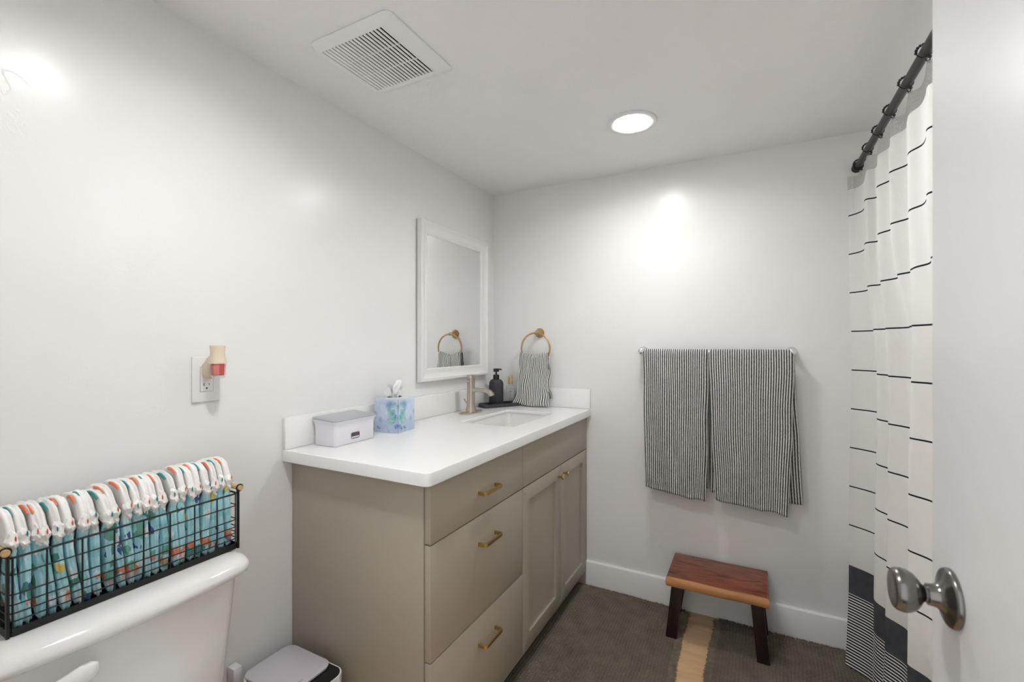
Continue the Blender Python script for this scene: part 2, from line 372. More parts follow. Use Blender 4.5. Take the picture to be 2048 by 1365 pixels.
def lathe(prof, n=40, axis='z'):
    V = []; F = []
    for r, z in prof:
        for k in range(n):
            t = 2 * PI * k / n; V.append((r * math.cos(t), r * math.sin(t), z))
    for i in range(len(prof) - 1):
        for k in range(n):
            a = i * n + k; b = i * n + (k + 1) % n; F.append((a, b, b + n, a + n))
    if prof[0][0] > 1e-6: F.append(tuple(reversed(range(n))))
    if prof[-1][0] > 1e-6: F.append(tuple(range((len(prof) - 1) * n, len(prof) * n)))
    if axis == 'x': V = [(z, x, y) for x, y, z in V]
    if axis == 'y': V = [(y, z, x) for x, y, z in V]
    return V, F
def off(V, d): return [(v[0] + d[0], v[1] + d[1], v[2] + d[2]) for v in V]
def latheo(name, prof, m, parent, at=(0, 0, 0), n=40, axis='z', label=None):
    V, F = lathe(prof, n, axis); bm = bmesh.new(); vs = [bm.verts.new(v) for v in off(V, at)]
    for f in F:
        try: bm.faces.new([vs[i] for i in f])
        except ValueError: pass
    bmesh.ops.remove_doubles(bm, verts=bm.verts, dist=1e-6)
    return frombm(name, bm, m, parent, True, label)
def tube_pts(pts, r, n=8, closed=False, ry=None):
    """tube round a path; returns V, F"""
    P = [Vector(p) for p in pts]; V = []; F = []; up = None
    N_ = len(P)
    for i in range(N_):
        if closed: d = (P[(i + 1) % N_] - P[i - 1])
        else: d = P[min(i + 1, N_ - 1)] - P[max(i - 1, 0)]
        d.normalize()
        if up is None:
            up = Vector((0, 0, 1)) if abs(d.z) < 0.9 else Vector((1, 0, 0))
        s = d.cross(up).normalized(); up = s.cross(d).normalized()
        rr = r[i] if isinstance(r, (list, tuple)) else r
        for k in range(n):
            t = 2 * PI * k / n; V.append(tuple(P[i] + s * math.cos(t) * rr + up * math.sin(t) * (rr if ry is None else ry)))
    m_ = N_ if closed else N_ - 1
    for i in range(m_):
        j = (i + 1) % N_
        for k in range(n):
            F.append((i * n + k, i * n + (k + 1) % n, j * n + (k + 1) % n, j * n + k))
    if not closed: F.append(tuple(reversed(range(n)))); F.append(tuple(range((N_ - 1) * n, N_ * n)))
    return V, F
def tubeo(name, pts, r, m, parent, n=8, closed=False, ry=None, label=None):
    V, F = tube_pts(pts, r, n, closed, ry); o = mk(name, V, F, m, parent, True, label=label)
    o.data.set_sharp_from_angle(angle=math.radians(50)); return o
def catmull(P, n):
    """n samples along a Catmull-Rom spline through the points P"""
    P = [Vector(p) for p in P]; out = []; m = len(P) - 1
    for i in range(n):
        t = i / (n - 1) * m; k = min(int(t), m - 1); f = t - k
        p0 = P[max(k - 1, 0)]; p1 = P[k]; p2 = P[k + 1]; p3 = P[min(k + 2, m)]
        out.append(0.5 * ((2 * p1) + (p2 - p0) * f + (2 * p0 - 5 * p1 + 4 * p2 - p3) * f * f + (3 * p1 - p0 - 3 * p2 + p3) * f ** 3))
    return out
def rrect(cx, cy, hx, hy, r, n=6):
    out = []
    for sx, sy, a0 in ((1, 1, 0), (-1, 1, 90), (-1, -1, 180), (1, -1, 270)):
        for k in range(n + 1):
            a = math.radians(a0 + 90 * k / n); out.append((cx + sx * (hx - r) + r * math.cos(a), cy + sy * (hy - r) + r * math.sin(a)))
    return out
def loft(rings, cap0=True, cap1=True):
    n = len(rings[0]); V = [p for r in rings for p in r]; F = []
    for i in range(len(rings) - 1):
        for k in range(n): F.append((i * n + k, i * n + (k + 1) % n, (i + 1) * n + (k + 1) % n, (i + 1) * n + k))
    if cap0: F.append(tuple(reversed(range(n))))
    if cap1: F.append(tuple(range((len(rings) - 1) * n, len(rings) * n)))
    return V, F
def lofto(name, rings, m, parent, label=None, sharp=38, cap0=True, cap1=True):
    V, F = loft(rings, cap0, cap1); bm = bmesh.new(); vs = [bm.verts.new(v) for v in V]
    for f in F: bm.faces.new([vs[i] for i in f])
    return frombm(name, bm, m, parent, True, label)
def struct(o): o['kind'] = 'structure'; return o
def stuff(o): o['kind'] = 'stuff'; return o
def copy_tree(o, parent=None):
    c = o.copy(); C.objects.link(c)
    if parent is not None: c.parent = parent
    for ch in list(o.children): copy_tree(ch, c)
    return c

# ================================================================ SETTING
XR = 2.50; YF = -2.33
struct(boxo('wall_left', (-0.10, YF - 0.1, 0), (0, 0.10, H), M['wall']))
struct(boxo('wall_back', (0, 0, 0), (XR, 0.10, H), M['wall']))
struct(boxo('wall_right', (XR, YF - 0.1, 0), (XR + 0.1, 0.10, H), M['wall']))
bm = bmesh.new()
box(bm, (0, YF - 0.1, 0), (0.80, YF, H)); box(bm, (1.60, YF - 0.1, 0), (XR, YF, H)); box(bm, (0.80, YF - 0.1, 2.06), (1.60, YF, H))
struct(frombm('wall_front', bm, M['wall']))
struct(boxo('ceiling', (-0.1, YF - 0.1, H), (XR + 0.1, 0.1, H + 0.08), M['ceil']))
floor = struct(boxo('floor', (-0.1, -3.3, -0.06), (XR + 0.1, 0.1, -0.008), M['gap']))
# planks of light oak running along x
PW = 0.152; PL = 1.22
pm = {}
def plank(x0, x1, y0):
    k = (round(x1 - x0, 3))
    if k not in pm:
        bm = bmesh.new(); box(bm, (0, 0, -0.008), (x1 - x0 - 0.0008, PW - 0.0008, 0.0), 0.0006, 1)
        o = frombm('plank', bm, M['plank'], floor); pm[k] = o
    else:
        o = pm[k].copy(); C.objects.link(o); o.parent = floor
    o.location = (x0, y0, 0)
for i in range(16):
    y0 = -PW * (i + 1) - 0.0; x = -0.0; st = [0.62, 1.0, 0.31, 0.86][i % 4]
    x1 = st
    while x < XR - 1e-6:
        x1 = min(x1, XR); plank(x, x1, y0); x = x1; x1 = x + PL
def baseboard(name, pts_a, pts_b, nrm):
    """board from a to b along a wall, thickness towards nrm, bevelled top"""
    a = Vector(pts_a); b = Vector(pts_b); n = Vector(nrm)
    prof = [(0, 0), (0.0150, 0), (0.0150, 0.1205), (0.0140, 0.1225), (0.0010, 0.1268), (0, 0.1270)]
    rings = [[tuple(p + n * t + Vector((0, 0, z))) for t, z in prof] for p in (a, b)]
    return struct(lofto(name, rings, M['trim'], None))
baseboard('baseboard_back', (0.52, 0, 0), (1.775, 0, 0), (0, -1, 0))
baseboard('baseboard_left', (0, YF, 0), (0, -1.325, 0), (1, 0, 0))
# caulk line of the door casing on the room side of the front wall (left jamb)
struct(boxo('trim_1', (0.735, YF, 0), (0.80, YF + 0.014, 2.10), M['trim'], bev=0.003))

# ---------------------------------------------------------------- open door with its knob
th = math.atan2(-0.048, -0.992)
DX, DY = 1.531, -1.629            # centre of the rose on the door face
door = struct(thing('door_1', 'x', 'x', (DX, DY, 0), 0)); del door['label']; del door['category']
door.rotation_euler = (0, 0, math.radians(2.8))
# local frame: face plane x=0, thickness to +x, free edge at +y
FE = 0.056
boxo('door_slab', (0.0, -0.66, 0.012), (0.035, FE, 2.03), M['door'], door, bev=0.002)
# hinge knuckles on the far jamb side (hidden behind the slab edge)
kn = bpy.data.objects.new('door_knob', None); C.objects.link(kn); kn.parent = door; kn.location = (0, 0, 0.975)
prof_rose = [(0.0315, 0.0), (0.0315, 0.003), (0.0305, 0.005), (0.028, 0.0062), (0.0205, 0.0078), (0.0150, 0.011), (0.0122, 0.015), (0.0112, 0.022), (0.0, 0.022)]
latheo('rose', [(r, -h) for r, h in prof_rose], M['knob'], kn, axis='x', n=56)
prof_k = [(0.0085, 0.020), (0.0085, 0.0245), (0.0105, 0.027), (0.0155, 0.030), (0.0205, 0.0345), (0.0232, 0.040), (0.0238, 0.0450), (0.0230, 0.0495), (0.0217, 0.0515), (0.0205, 0.0530), (0.0150, 0.0542), (0.009, 0.0538), (0.0, 0.0534)]
latheo('knob', [(r, -h) for r, h in prof_k], M['knob'], kn, axis='x', n=56)

# ================================================================ VANITY
YL, YB = -1.32, -0.002
XF = 0.565; ZT = 0.881
van = thing('vanity_cabinet', 'taupe painted vanity cabinet with three drawers and two shaker doors', 'cabinet', (0, 0, 0))
def vb(name, a, b, m=M['taupe'], bev=0.0012, parent=van, label=None): return boxo(name, a, b, m, parent, bev=bev, label=label)
vb('side_panel', (0.003, YL, 0.0), (0.5425, YL + 0.018, ZT))
bm = bmesh.new()
box(bm, (0.003, YL + 0.019, 0.10), (0.5, YB, 0.30)); box(bm, (0.53, YL + 0.019, 0.085), (0.5415, YB, ZT - 0.001))
frombm('carcass', bm, M['gap'], van)
vb('filler_strip', (0.003, YB - 0.016, 0.0), (0.5625, YB, ZT))
vb('toe_kick', (0.48, YL + 0.02, 0.0), (0.492, YB - 0.018, 0.084), M['taupe'])
DH = [(0.7135, 0.876), (0.3935, 0.7095), (0.079, 0.3895)]
YM = -0.760; YD = -0.374; YE = -0.0185
FT = 0.020
for i, (z0, z1) in enumerate(DH):
    d = vb('drawer', (XF - FT, YL + 0.002, z0), (XF, YM - 0.0016, z1), bev=0.0014)
    zz = (0.785, 0.623, 0.303)[i]; yc = -1.022; hl = 0.052
    # bar pull: flat bar bent to the drawer with chamfered corners
    pts = [(XF - 0.001, yc - hl, zz), (XF + 0.022, yc - hl, zz), (XF + 0.0275, yc - hl + 0.005, zz), (XF + 0.0275, yc + hl - 0.005, zz), (XF + 0.022, yc + hl, zz), (XF - 0.001, yc + hl, zz)]
    V = []; F = []
    wd = 0.0056; thk = 0.0038
    n = len(pts)
    for j, p in enumerate(pts):
        nx = [(0, 1), (0.38, 0.92), (0.92, 0.38), (0.92, -0.38), (0.38, -0.92), (0, -1)][j]
        # outward normal in xy for the bent bar
        nx = (nx[0], -nx[1]); s = 1.0 if j in (0, 5) else 1.04
        for (a_, z_) in ((1, -1), (1, 1), (-1, 1), (-1, -1)):
            V.append((p[0] + nx[0] * thk * a_ * s, p[1] + nx[1] * thk * a_ * s, p[2] + z_ * wd))
    for j in range(n - 1):
        for k in range(4): F.append((j * 4 + k, j * 4 + (k + 1) % 4, (j + 1) * 4 + (k + 1) % 4, (j + 1) * 4 + k))
    F += [(3, 2, 1, 0), tuple(range((n - 1) * 4, n * 4))]
    bm = bmesh.new(); vs = [bm.verts.new(v) for v in V]
    for f in F: bm.faces.new([vs[q] for q in f])
    bmesh.ops.bevel(bm, geom=list(bm.edges), offset=0.0009, segments=2, affect='EDGES')
    frombm('drawer_pull', bm, M['brass'], d, True, label='brass bar pull')
vb('false_front', (XF - FT, YM + 0.0016, 0.7135), (XF, YE, 0.876), bev=0.0014)
def shaker(y0, y1, z0, z1, ky):
    bm = bmesh.new(); f = 0.056
    d = None
    # one-piece frame: outer box ring
    O = [(y0, z0), (y1, z0), (y1, z1), (y0, z1)]; I = [(y0 + f, z0 + f + 0.004), (y1 - f, z0 + f + 0.004), (y1 - f, z1 - f), (y0 + f, z1 - f)]
    V = []
    for x in (XF - FT, XF):
        for q in O: V.append((x, *q))
        for q in I: V.append((x, *q))
    F = []
    for k in range(4):
        j = (k + 1) % 4
        F += [(8 + k, 8 + j, 12 + j, 12 + k), (k, 4 + k, 4 + j, j), (k, j, 8 + j, 8 + k), (4 + k, 12 + k, 12 + j, 4 + j)]
    vs = [bm.verts.new(v) for v in V]
    for q in F: bm.faces.new([vs[i] for i in q])
    bmesh.ops.bevel(bm, geom=list(bm.edges), offset=0.001, segments=1, affect='EDGES')
    d = frombm('cabinet_door', bm, M['taupe'], van, True)
    boxo('door_panel', (XF - FT + 0.001, I[0][0] - 0.004, I[0][1] - 0.004), (XF - 0.010, I[2][0] + 0.004, I[2][1] + 0.004), M['taupe'], d)
    latheo('door_knob', [(0.0052, -0.001), (0.0052, 0.006), (0.0050, 0.014), (0.0075, 0.0175), (0.0115, 0.0215), (0.0125, 0.0245), (0.0125, 0.0275), (0.0115, 0.029), (0.0, 0.0293)], M['brass'], d, at=(XF, ky, 0.668), n=28, axis='x', label='small round brass knob')
shaker(YM + 0.0016, YD - 0.0012, 0.079, 0.7095, -0.408)
shaker(YD + 0.0012, YE, 0.079, 0.7095, -0.341)

# countertop with the sink cut-out
SX0, SX1, SY0, SY1 = 0.208, 0.468, -0.655, -0.222
CTX = 0.585; CTY = -1.3535; ZC = 0.918
def counter():
    bm = bmesh.new()
    out = []
    R = 0.018
    outer = [(0.001, -0.001), (0.001, CTY)]
    for k in range(7):
        a = math.radians(-90 + 90 * k / 6); outer.append((CTX - R + R * math.cos(a), CTY + R + R * math.sin(a)))
    outer += [(CTX, -0.001)]
    inner = [(p[0], p[1]) for p in rrect((SX0 + SX1) / 2, (SY0 + SY1) / 2, (SX1 - SX0) / 2, (SY1 - SY0) / 2, 0.016, 4)]
    def layer(z, shrink=0.0):
        o = []
        for x, y in outer:
            o.append(bm.verts.new((x - (shrink if x > 0.3 else 0), y + (shrink if y < -0.5 else 0), z)))
        return o
    zb, zt = ZT, ZC
    L0 = layer(zb, 0.002); L1 = layer(zb + 0.002); L2 = layer(zt - 0.003); L3 = layer(zt - 0.0009, 0.0009); L4 = layer(zt, 0.003)
    for a, b in ((L0, L1), (L1, L2), (L2, L3), (L3, L4)):
        n = len(a)
        for k in range(n):
            bm.faces.new((a[k], a[(k + 1) % n], b[(k + 1) % n], b[k]))
    I0 = [bm.verts.new((x, y, zt - 0.013)) for x, y in inner]; I1 = [bm.verts.new((x, y, zt - 0.002)) for x, y in inner]
    cx, cy = (SX0 + SX1) / 2, (SY0 + SY1) / 2
    I2 = [bm.verts.new((x + math.copysign(0.002, x - cx), y + math.copysign(0.002, y - cy), zt)) for x, y in inner]
    n = len(inner)
    for a, b in ((I0, I1), (I1, I2)):
        for k in range(n): bm.faces.new((a[(k + 1) % n], a[k], b[k], b[(k + 1) % n]))
    for ol, il in ((L4, I2), (L0, I0)):
        es = []
        for lst in (ol, il):
            m_ = len(lst)
            for k in range(m_):
                e = bm.edges.get((lst[k], lst[(k + 1) % m_])) or bm.edges.new((lst[k], lst[(k + 1) % m_])); es.append(e)
        bmesh.ops.triangle_fill(bm, edges=es, use_beauty=True)
    o = frombm('countertop', bm, M['quartz'], None, True)
    for p in o.data.polygons:
        if abs(p.normal.z) > 0.995: p.use_smooth = False
    return tag(o, 'white quartz countertop with rounded corner lying on the taupe vanity', 'countertop')
counter()
tag(boxo('backsplash', (0.001, CTY + 0.001, ZC + 0.0005), (0.0135, -0.0145, 1.021), M['quartz'], bev=0.0015), 'long white quartz backsplash along the mirror wall behind the faucet', 'backsplash')
tag(boxo('backsplash', (0.001, -0.0135, ZC + 0.0005), (0.5835, -0.001, 1.021), M['quartz'], bev=0.0015), 'short white quartz backsplash behind the hand towel', 'backsplash')
# undermount basin
cx, cy = (SX0 + SX1) / 2, (SY0 + SY1) / 2; hx, hy = (SX1 - SX0) / 2, (SY1 - SY0) / 2
sink = thing('sink', 'white rectangular undermount sink set in the white countertop', 'sink', (cx, cy, ZC - 0.0132))
rings = []
for dz, g, r in ((0.0, 0.006, 0.02), (0.0, 0.0045, 0.02), (-0.012, 0.002, 0.022), (-0.06, -0.002, 0.025), (-0.100, -0.006, 0.03), (-0.120, -0.012, 0.035), (-0.134, -0.024, 0.045), (-0.142, -0.045, 0.05), (-0.146, -0.10, 0.02)):
    rings.append([(x, y, dz) for x, y in rrect(0, 0, hx + g, hy + g, r, 6)])
lofto('basin', rings, M['porcelain'], sink, cap0=False)
latheo('drain', [(0.0, -0.1425), (0.021, -0.1425), (0.023, -0.1440), (0.023, -0.147)], M['nickel'], sink, n=24)

# faucet
fc = thing('faucet', 'brushed nickel single lever faucet on an oval base plate', 'faucet', (0.102, -0.403, ZC + 0.0005))
pl = []
for z, g in ((0, 0), (0.004, 0), (0.0065, -0.002), (0.0075, -0.006)):
    pl.append([(x, y, z) for x, y in rrect(0, 0, 0.027 + g, 0.081 + g, 0.0268 + g, 8)])
lofto('base_plate', pl, M['nickel'], fc)
latheo('body', [(0.027, 0.006), (0.0262, 0.012), (0.0238, 0.022), (0.0212, 0.034), (0.0198, 0.050), (0.0196, 0.155), (0.0186, 0.156), (0.0186, 0.1585), (0.0196, 0.1595), (0.0196, 0.166), (0.0, 0.1665)], M['nickel'], fc, n=48)
latheo('cap', [(0.0190, 0.1665), (0.0205, 0.168), (0.0205, 0.184), (0.0195, 0.1855), (0.0, 0.186)], M['nickel'], fc, n=48)
# lever: thin flat blade sweeping up toward the room
lv = []
for x, hw, zc, t in ((-0.018, 0.012, 0.1855, 0.0018), (0.0, 0.0195, 0.186, 0.0024), (0.02, 0.0185, 0.1865, 0.0032), (0.045, 0.015, 0.188, 0.0026), (0.07, 0.0125, 0.190, 0.002), (0.092, 0.011, 0.192, 0.0015)):
    lv.append([(x, -hw, zc - t * 0.6), (x, hw, zc - t * 0.6), (x, hw * 0.9, zc + t * 0.5), (x, -hw * 0.9, zc + t * 0.5)])
lofto('lever', lv, M['nickel'], fc)
sp = []
path = [(0.010, 0.112), (0.04, 0.113), (0.075, 0.1135), (0.092, 0.112), (0.105, 0.1075), (0.114, 0.100), (0.120, 0.091)]
for j, (x, z) in enumerate(path):
    a = path[min(j + 1, len(path) - 1)]; b_ = path[max(j - 1, 0)]; d = Vector((a[0] - b_[0], 0, a[1] - b_[1])).normalized(); nn = Vector((-d.z, 0, d.x))
    t = 0.0095 if j < 3 else 0.0095 - (j - 2) * 0.0004; wdt = 0.0135 + j * 0.0006
    p = Vector((x, 0, z)); q = []
    for sx, sn in ((-1, -0.8), (-0.8, -1), (0.8, -1), (1, -0.8), (1, 0.8), (0.8, 1), (-0.8, 1), (-1, 0.8)):
        q.append(tuple(p + nn * t * sn + Vector((0, wdt * sx, 0))))
    sp.append(q)
lofto('spout', sp, M['nickel'], fc)
tubeo('lift_rod', [(-0.019, -0.006, 0.045), (-0.030, -0.010, 0.060), (-0.031, -0.010, 0.068)], [0.003, 0.0035, 0.0055], M['nickel'], fc, n=10)

# ---------------------------------------------------------------- mirror
mr = thing('mirror', 'rectangular wall mirror in a white moulded frame above the vanity', 'mirror', (0, -0.403, 1.455))
MY0, MY1, MZ0, MZ1 = -0.292, 0.292, -0.368, 0.364
prof = [(0, 0.006), (0, 0.028), (0.0015, 0.0305), (0.010, 0.0325), (0.014, 0.0315), (0.0165, 0.029), (0.026, 0.0245), (0.036, 0.0205), (0.044, 0.0190), (0.047, 0.0200), (0.052, 0.0190), (0.0585, 0.0145), (0.0590, 0.0115), (0.059, 0.006)]
rings = []
for (iy, iz) in ((1, 1), (-1, 1), (-1, -1), (1, -1)):
    rings.append([(x, (MY1 - d if iy > 0 else MY0 + d), (MZ1 - d if iz > 0 else MZ0 + d)) for d, x in prof])
n = len(prof); V = [p for r in rings for p in r]; F = []
for i in range(4):
    j = (i + 1) % 4
    for k in range(n):
        F.append((i * n + k, i * n + (k + 1) % n, j * n + (k + 1) % n, j * n + k))
bm = bmesh.new(); vs = [bm.verts.new(v) for v in V]
for f in F: bm.faces.new([vs[i] for i in f])
o = frombm('frame', bm, M['trim'], mr, True); o.data.set_sharp_from_angle(angle=math.radians(30))
boxo('mirror_glass', (0.0062, MY0 + 0.050, MZ0 + 0.050), (0.0110, MY1 - 0.050, MZ1 - 0.050), M['mirror'], mr)
boxo('backing', (0.0005, MY0 + 0.008, MZ0 + 0.008), (0.0058, MY1 - 0.008, MZ1 - 0.008), M['gap'], mr)

# ================================================================ CEILING FITTINGS
def downlight(x, y, label, power):
    t = thing('recessed_light', label, 'light', (x, y, H), 0, 'recessed ceiling lights')
    latheo('trim_ring', [(0.094, 0.0), (0.0945, -0.003), (0.092, -0.0065), (0.085, -0.008), (0.074, -0.0065), (0.0705, -0.004), (0.0705, -0.001)], M['trim'], t, n=64)
    latheo('lens', [(0.0, -0.0042), (0.0703, -0.0042)], M['lens'], t, n=48)
    ld_ = bpy.data.lights.new('downlight', 'AREA'); ld_.shape = 'DISK'; ld_.size = 0.136; ld_.energy = power
    ld_.spread = math.radians(158); ld_.color = (0.985, 0.995, 1.0)
    lo = bpy.data.objects.new('downlight', ld_); C.objects.link(lo); lo.parent = t; lo.location = (0, 0, -0.0062)
downlight(0.918, -0.515, 'lit round recessed ceiling light between the fan grille and the shower curtain', LAMP_W * 0.82)
downlight(0.665, -1.74, 'lit round recessed ceiling light over the toilet, outside the top of the photo', LAMP_W * 1.05)
downlight(2.11, -0.95, 'lit round recessed ceiling light over the shower, behind the curtain', LAMP_W * 1.3)

vt = thing('exhaust_fan_grille', 'square white bathroom exhaust fan grille on the ceiling', 'vent', (0.355, -1.272, H))
hx, hy = 0.151, 0.147; gx0, gx1, gy = -0.140 + 0.006, 0.100, 0.113
gx0 = -0.136; gcx = (gx0 + gx1) / 2; ghx = (gx1 - gx0) / 2
rings = [[(x, y, z) for x, y in rrect(cx_, 0, a, b_, r, 6)] for z, cx_, a, b_, r in
         ((-0.0005, 0, hx, hy, 0.022), (-0.004, 0, hx, hy, 0.022), (-0.0075, 0, hx - 0.004, hy - 0.004, 0.020), (-0.011, gcx * 0.7, ghx + 0.018, gy + 0.014, 0.008), (-0.0115, gcx, ghx, gy, 0.002), (-0.003, gcx, ghx, gy, 0.002))]
lofto('frame', rings, M['vent_white'], vt, cap0=False, cap1=False)
boxo('fan_housing', (gx0 - 0.001, -gy - 0.001, -0.0035), (gx1 + 0.001, gy + 0.001, -0.0015), M['vent_dark'], vt)
NS = 18; pitch = (gx1 - gx0) / NS
for i in range(NS + 1):
    f = i / NS; wdt = 0.0100 * (1 - f) + 0.0068 * f
    x = gx0 + i * pitch
    bm = bmesh.new(); box(bm, (x - wdt / 2, -gy, -0.0125), (x + wdt / 2, gy, -0.0095), 0.0006, 1)
    frombm('slat', bm, M['vent_white'], vt)
for q in (-0.036, 0.040):
    boxo('cross_rib', (gx0, q - 0.0014, -0.0095), (gx1, q + 0.0014, -0.0065), M['vent_white'], vt)

# ================================================================ OUTLET AND AIR FRESHENER
ot = thing('wall_outlet', 'white wall outlet plate above the toilet basket', 'outlet', (0, -1.586, 1.161))
boxo('cover_plate', (0.0003, -0.0365, -0.062), (0.0058, 0.0365, 0.062), M['trim'], ot, bev=0.0022, seg=3)
boxo('receptacle_gap', (0.005, -0.0172, -0.0342), (0.00595, 0.0172, 0.0342), M['gap'], ot)
rc = boxo('receptacle', (0.005, -0.0165, -0.0335), (0.0072, 0.0165, 0.0335), M['trim'], ot, bev=0.0008)
boxo('slot', (0.0068, -0.0085, -0.0175), (0.0074, -0.0065, -0.0105), M['gap'], rc)
boxo('slot', (0.0068, 0.0055, -0.0165), (0.0074, 0.0072, -0.0115), M['gap'], rc)
latheo('slot', [(0.0024, 0.0068), (0.0024, 0.0074), (0, 0.0074)], M['gap'], rc, at=(0, -0.0005, -0.0245), n=12, axis='x')
boxo('test_button', (0.0068, -0.0075, -0.0055), (0.0078, 0.0075, -0.0005), M['trim'], rc, bev=0.0003)
latheo('screw', [(0.0024, 0.0056), (0.0020, 0.0064), (0, 0.0065)], M['trim'], ot, at=(0, 0, -0.048), n=12, axis='x')
af = thing('air_freshener', 'cream plug-in air freshener with red liquid in the wall outlet', 'air freshener', (0.0, -1.583, 1.180))
BX = 0.052
rings = []
for z, a in ((0.072, 0.0165), (0.0735, 0.0172), (0.0705, 0.0178), (0.062, 0.0166), (0.052, 0.0164), (0.042, 0.0180), (0.030, 0.0205), (0.0255, 0.0215), (0.0245, 0.0210), (0.0245, 0.018)):
    rings.append([(BX + x, y, z) for x, y in rrect(0, 0, a * 0.95, a, a * 0.80, 7)])
rings[0] = [(BX + (x - BX) * 0.1, y * 0.1, 0.068) for x, y, z in rings[0]]
lofto('shell', rings, M['cream'], af)
# plug housing sweeping from the shell back to the wall
hs = []
for x, z, a, b_ in ((0.0074, 0.006, 0.017, 0.021), (0.016, 0.008, 0.0175, 0.024), (0.028, 0.016, 0.0175, 0.028), (0.040, 0.030, 0.016, 0.022), (0.050, 0.042, 0.012, 0.014)):
    hs.append([(x, y, z + q) for y, q in rrect(0, 0, a, b_, min(a, b_) * 0.7, 5)])
lofto('plug_housing', hs, M['cream'], af)
# faceted liquid refill, every other face painted darker as facet shade
rs = []
for z, a in ((0.0243, 0.0150), (0.021, 0.0180), (-0.004, 0.0165), (-0.0065, 0.0155)):
    rs.append([(BX + 0.004 + a * math.cos(2 * PI * k / 8 + PI / 8), a * math.sin(2 * PI * k / 8 + PI / 8), z) for k in range(8)])
V, F = loft(rs); o = mk('liquid_refill', V, F, M['red_liquid'], af, mats=[M['red_liquid'], M['red_shaded']], midx=[(1 if i % 2 else 0) for i in range(len(F))], label='red liquid refill')
latheo('refill_base', [(0.0150, -0.0066), (0.0150, -0.0115), (0.0135, -0.0135), (0, -0.0135)], M['clear'], af, at=(BX + 0.004, 0, 0), n=24)

# low plug adapter and its cord, and outlet beneath
pa = thing('plug_adapter', 'white plug adapter with a cord on the wall between toilet and trash can', 'adapter', (0, -1.517, 0.318))
boxo('adapter_body', (0.004, -0.012, -0.030), (0.034, 0.012, 0.016), M['white_plastic'], pa, bev=0.002)
boxo('plug_pins', (0.0003, -0.008, -0.012), (0.0045, 0.008, 0.004), M['gap'], pa)
tubeo('cord', [tuple(p) for p in catmull([(0.03, 0.008, -0.03), (0.034, 0.014, -0.046), (0.04, 0.03, -0.050), (0.045, 0.055, -0.044), (0.03, 0.095, -0.10)], 24)], 0.003, M['white_plastic'], pa, n=8)

# ================================================================ TRASH CAN
tc_ = thing('trash_can', 'slim white and black touchless trash can between the toilet and vanity', 'trash can', (0.158, -1.431, 0))
rings = []
for z, g in ((0.0, -0.008), (0.004, -0.006), (0.26, 0.0), (0.262, 0.0)):
    rings.append([(x, y, z) for x, y in rrect(0, 0, 0.121 + g, 0.083 + g, 0.034, 8)])
lofto('bin', rings, M['white_plastic'], tc_)
rings = [[(x, y, z) for x, y in rrect(0, 0, 0.1205, 0.0825, 0.034, 8)] for z in (0.262, 0.2735)]
lofto('black_seam', rings, M['gloss_black'], tc_)
rings = []
for z, g in ((0.2735, 0.002), (0.300, 0.002), (0.3015, 0.001), (0.3015, -0.002)):
    rings.append([(x, y, z) for x, y in rrect(0, 0, 0.121 + g, 0.083 + g, 0.034, 8)])
lofto('top_rim', rings, M['white_plastic'], tc_)
rings = [[(x, y, z) for x, y in rrect(0, 0, 0.1185, 0.0805, 0.0315, 8)] for z in (0.3012, 0.3018)]
cp = lofto('control_panel', rings, M['gloss_black'], tc_)
for (x, y) in ((0.108, -0.012), (0.100, -0.040)):
    V, F = lathe([(0.0036, 0.3021), (0.0044, 0.3021)], 20)
    mk('button_mark', off(V, (x, y, 0)), [f for f in F if len(f) == 4], M['grey_plastic'], cp)
    latheo('button_mark', [(0.0, 0.3021), (0.0012, 0.3021)], M['grey_plastic'], cp, at=(x, y, 0), n=8)
rings = []
for z, g in ((0.3018, -0.003), (0.3035, -0.001), (0.3055, -0.001), (0.3058, -0.003), (0.3066, -0.003), (0.3070, 0.0), (0.3098, 0.0), (0.3108, -0.0012)):
    rings.append([(x, y, z) for x, y in rrect(-0.025, 0, 0.0955 + g, 0.0805 + g, 0.030, 8)])
ld = lofto('lid', rings, M['cool_plastic'], tc_)
mkx = 0.052
latheo('logo_dot', [(0.0, 0.3112), (0.0028, 0.3112)], M['grey_ink'], ld, at=(mkx, -0.050, 0), n=12)
bm = bmesh.new(); y = -0.0445
for i, wd_ in enumerate((3, 2, 3, 2, 2, 3, 2, 2, 3, 2)):
    a = wd_ * 0.001
    box(bm, (mkx - 0.0016, y, 0.3108), (mkx + 0.0016, y + 0.0006, 0.3111))
    if i % 3 != 1: box(bm, (mkx - 0.0016, y, 0.3108), (mkx - 0.0010, y + a, 0.3111))
    else: box(bm, (mkx + 0.0010, y, 0.3108), (mkx + 0.0016, y + a, 0.3111))
    if i % 2: box(bm, (mkx - 0.0003, y, 0.3108), (mkx + 0.0003, y + a, 0.3111))
    y += a + 0.0011
frombm('lettering', bm, M['grey_ink'], ld)

# ================================================================ TOILET
TY = -1.835
tl = thing('toilet', 'white two-piece porcelain toilet with the basket of diapers on its tank', 'toilet', (0, TY, 0))
def bow(hy_, xf, xb, bulge, r, z, n=8, yo=0.0):
    """rounded plan outline with a bowed front; back at x=xb, front at x=xf"""
    pts = []
    P = rrect((xf + xb) / 2, 0, (xf - xb) / 2, hy_, r, n)
    # densify front edge
    out = []
    m = len(P)
    for i in range(m):
        a = P[i]; b = P[(i + 1) % m]; out.append(a)
        if abs(a[0] - xf) < 1e-5 and abs(b[0] - xf) < 1e-5:
            for k in range(1, 12): out.append((a[0], a[1] + (b[1] - a[1]) * k / 12))
    for x, y in out:
        f = max(0.0, (x - xb) / (xf - xb))
        pts.append((x + bulge * (1 - (y / hy_) ** 2) * f, y + yo, z))
    return pts
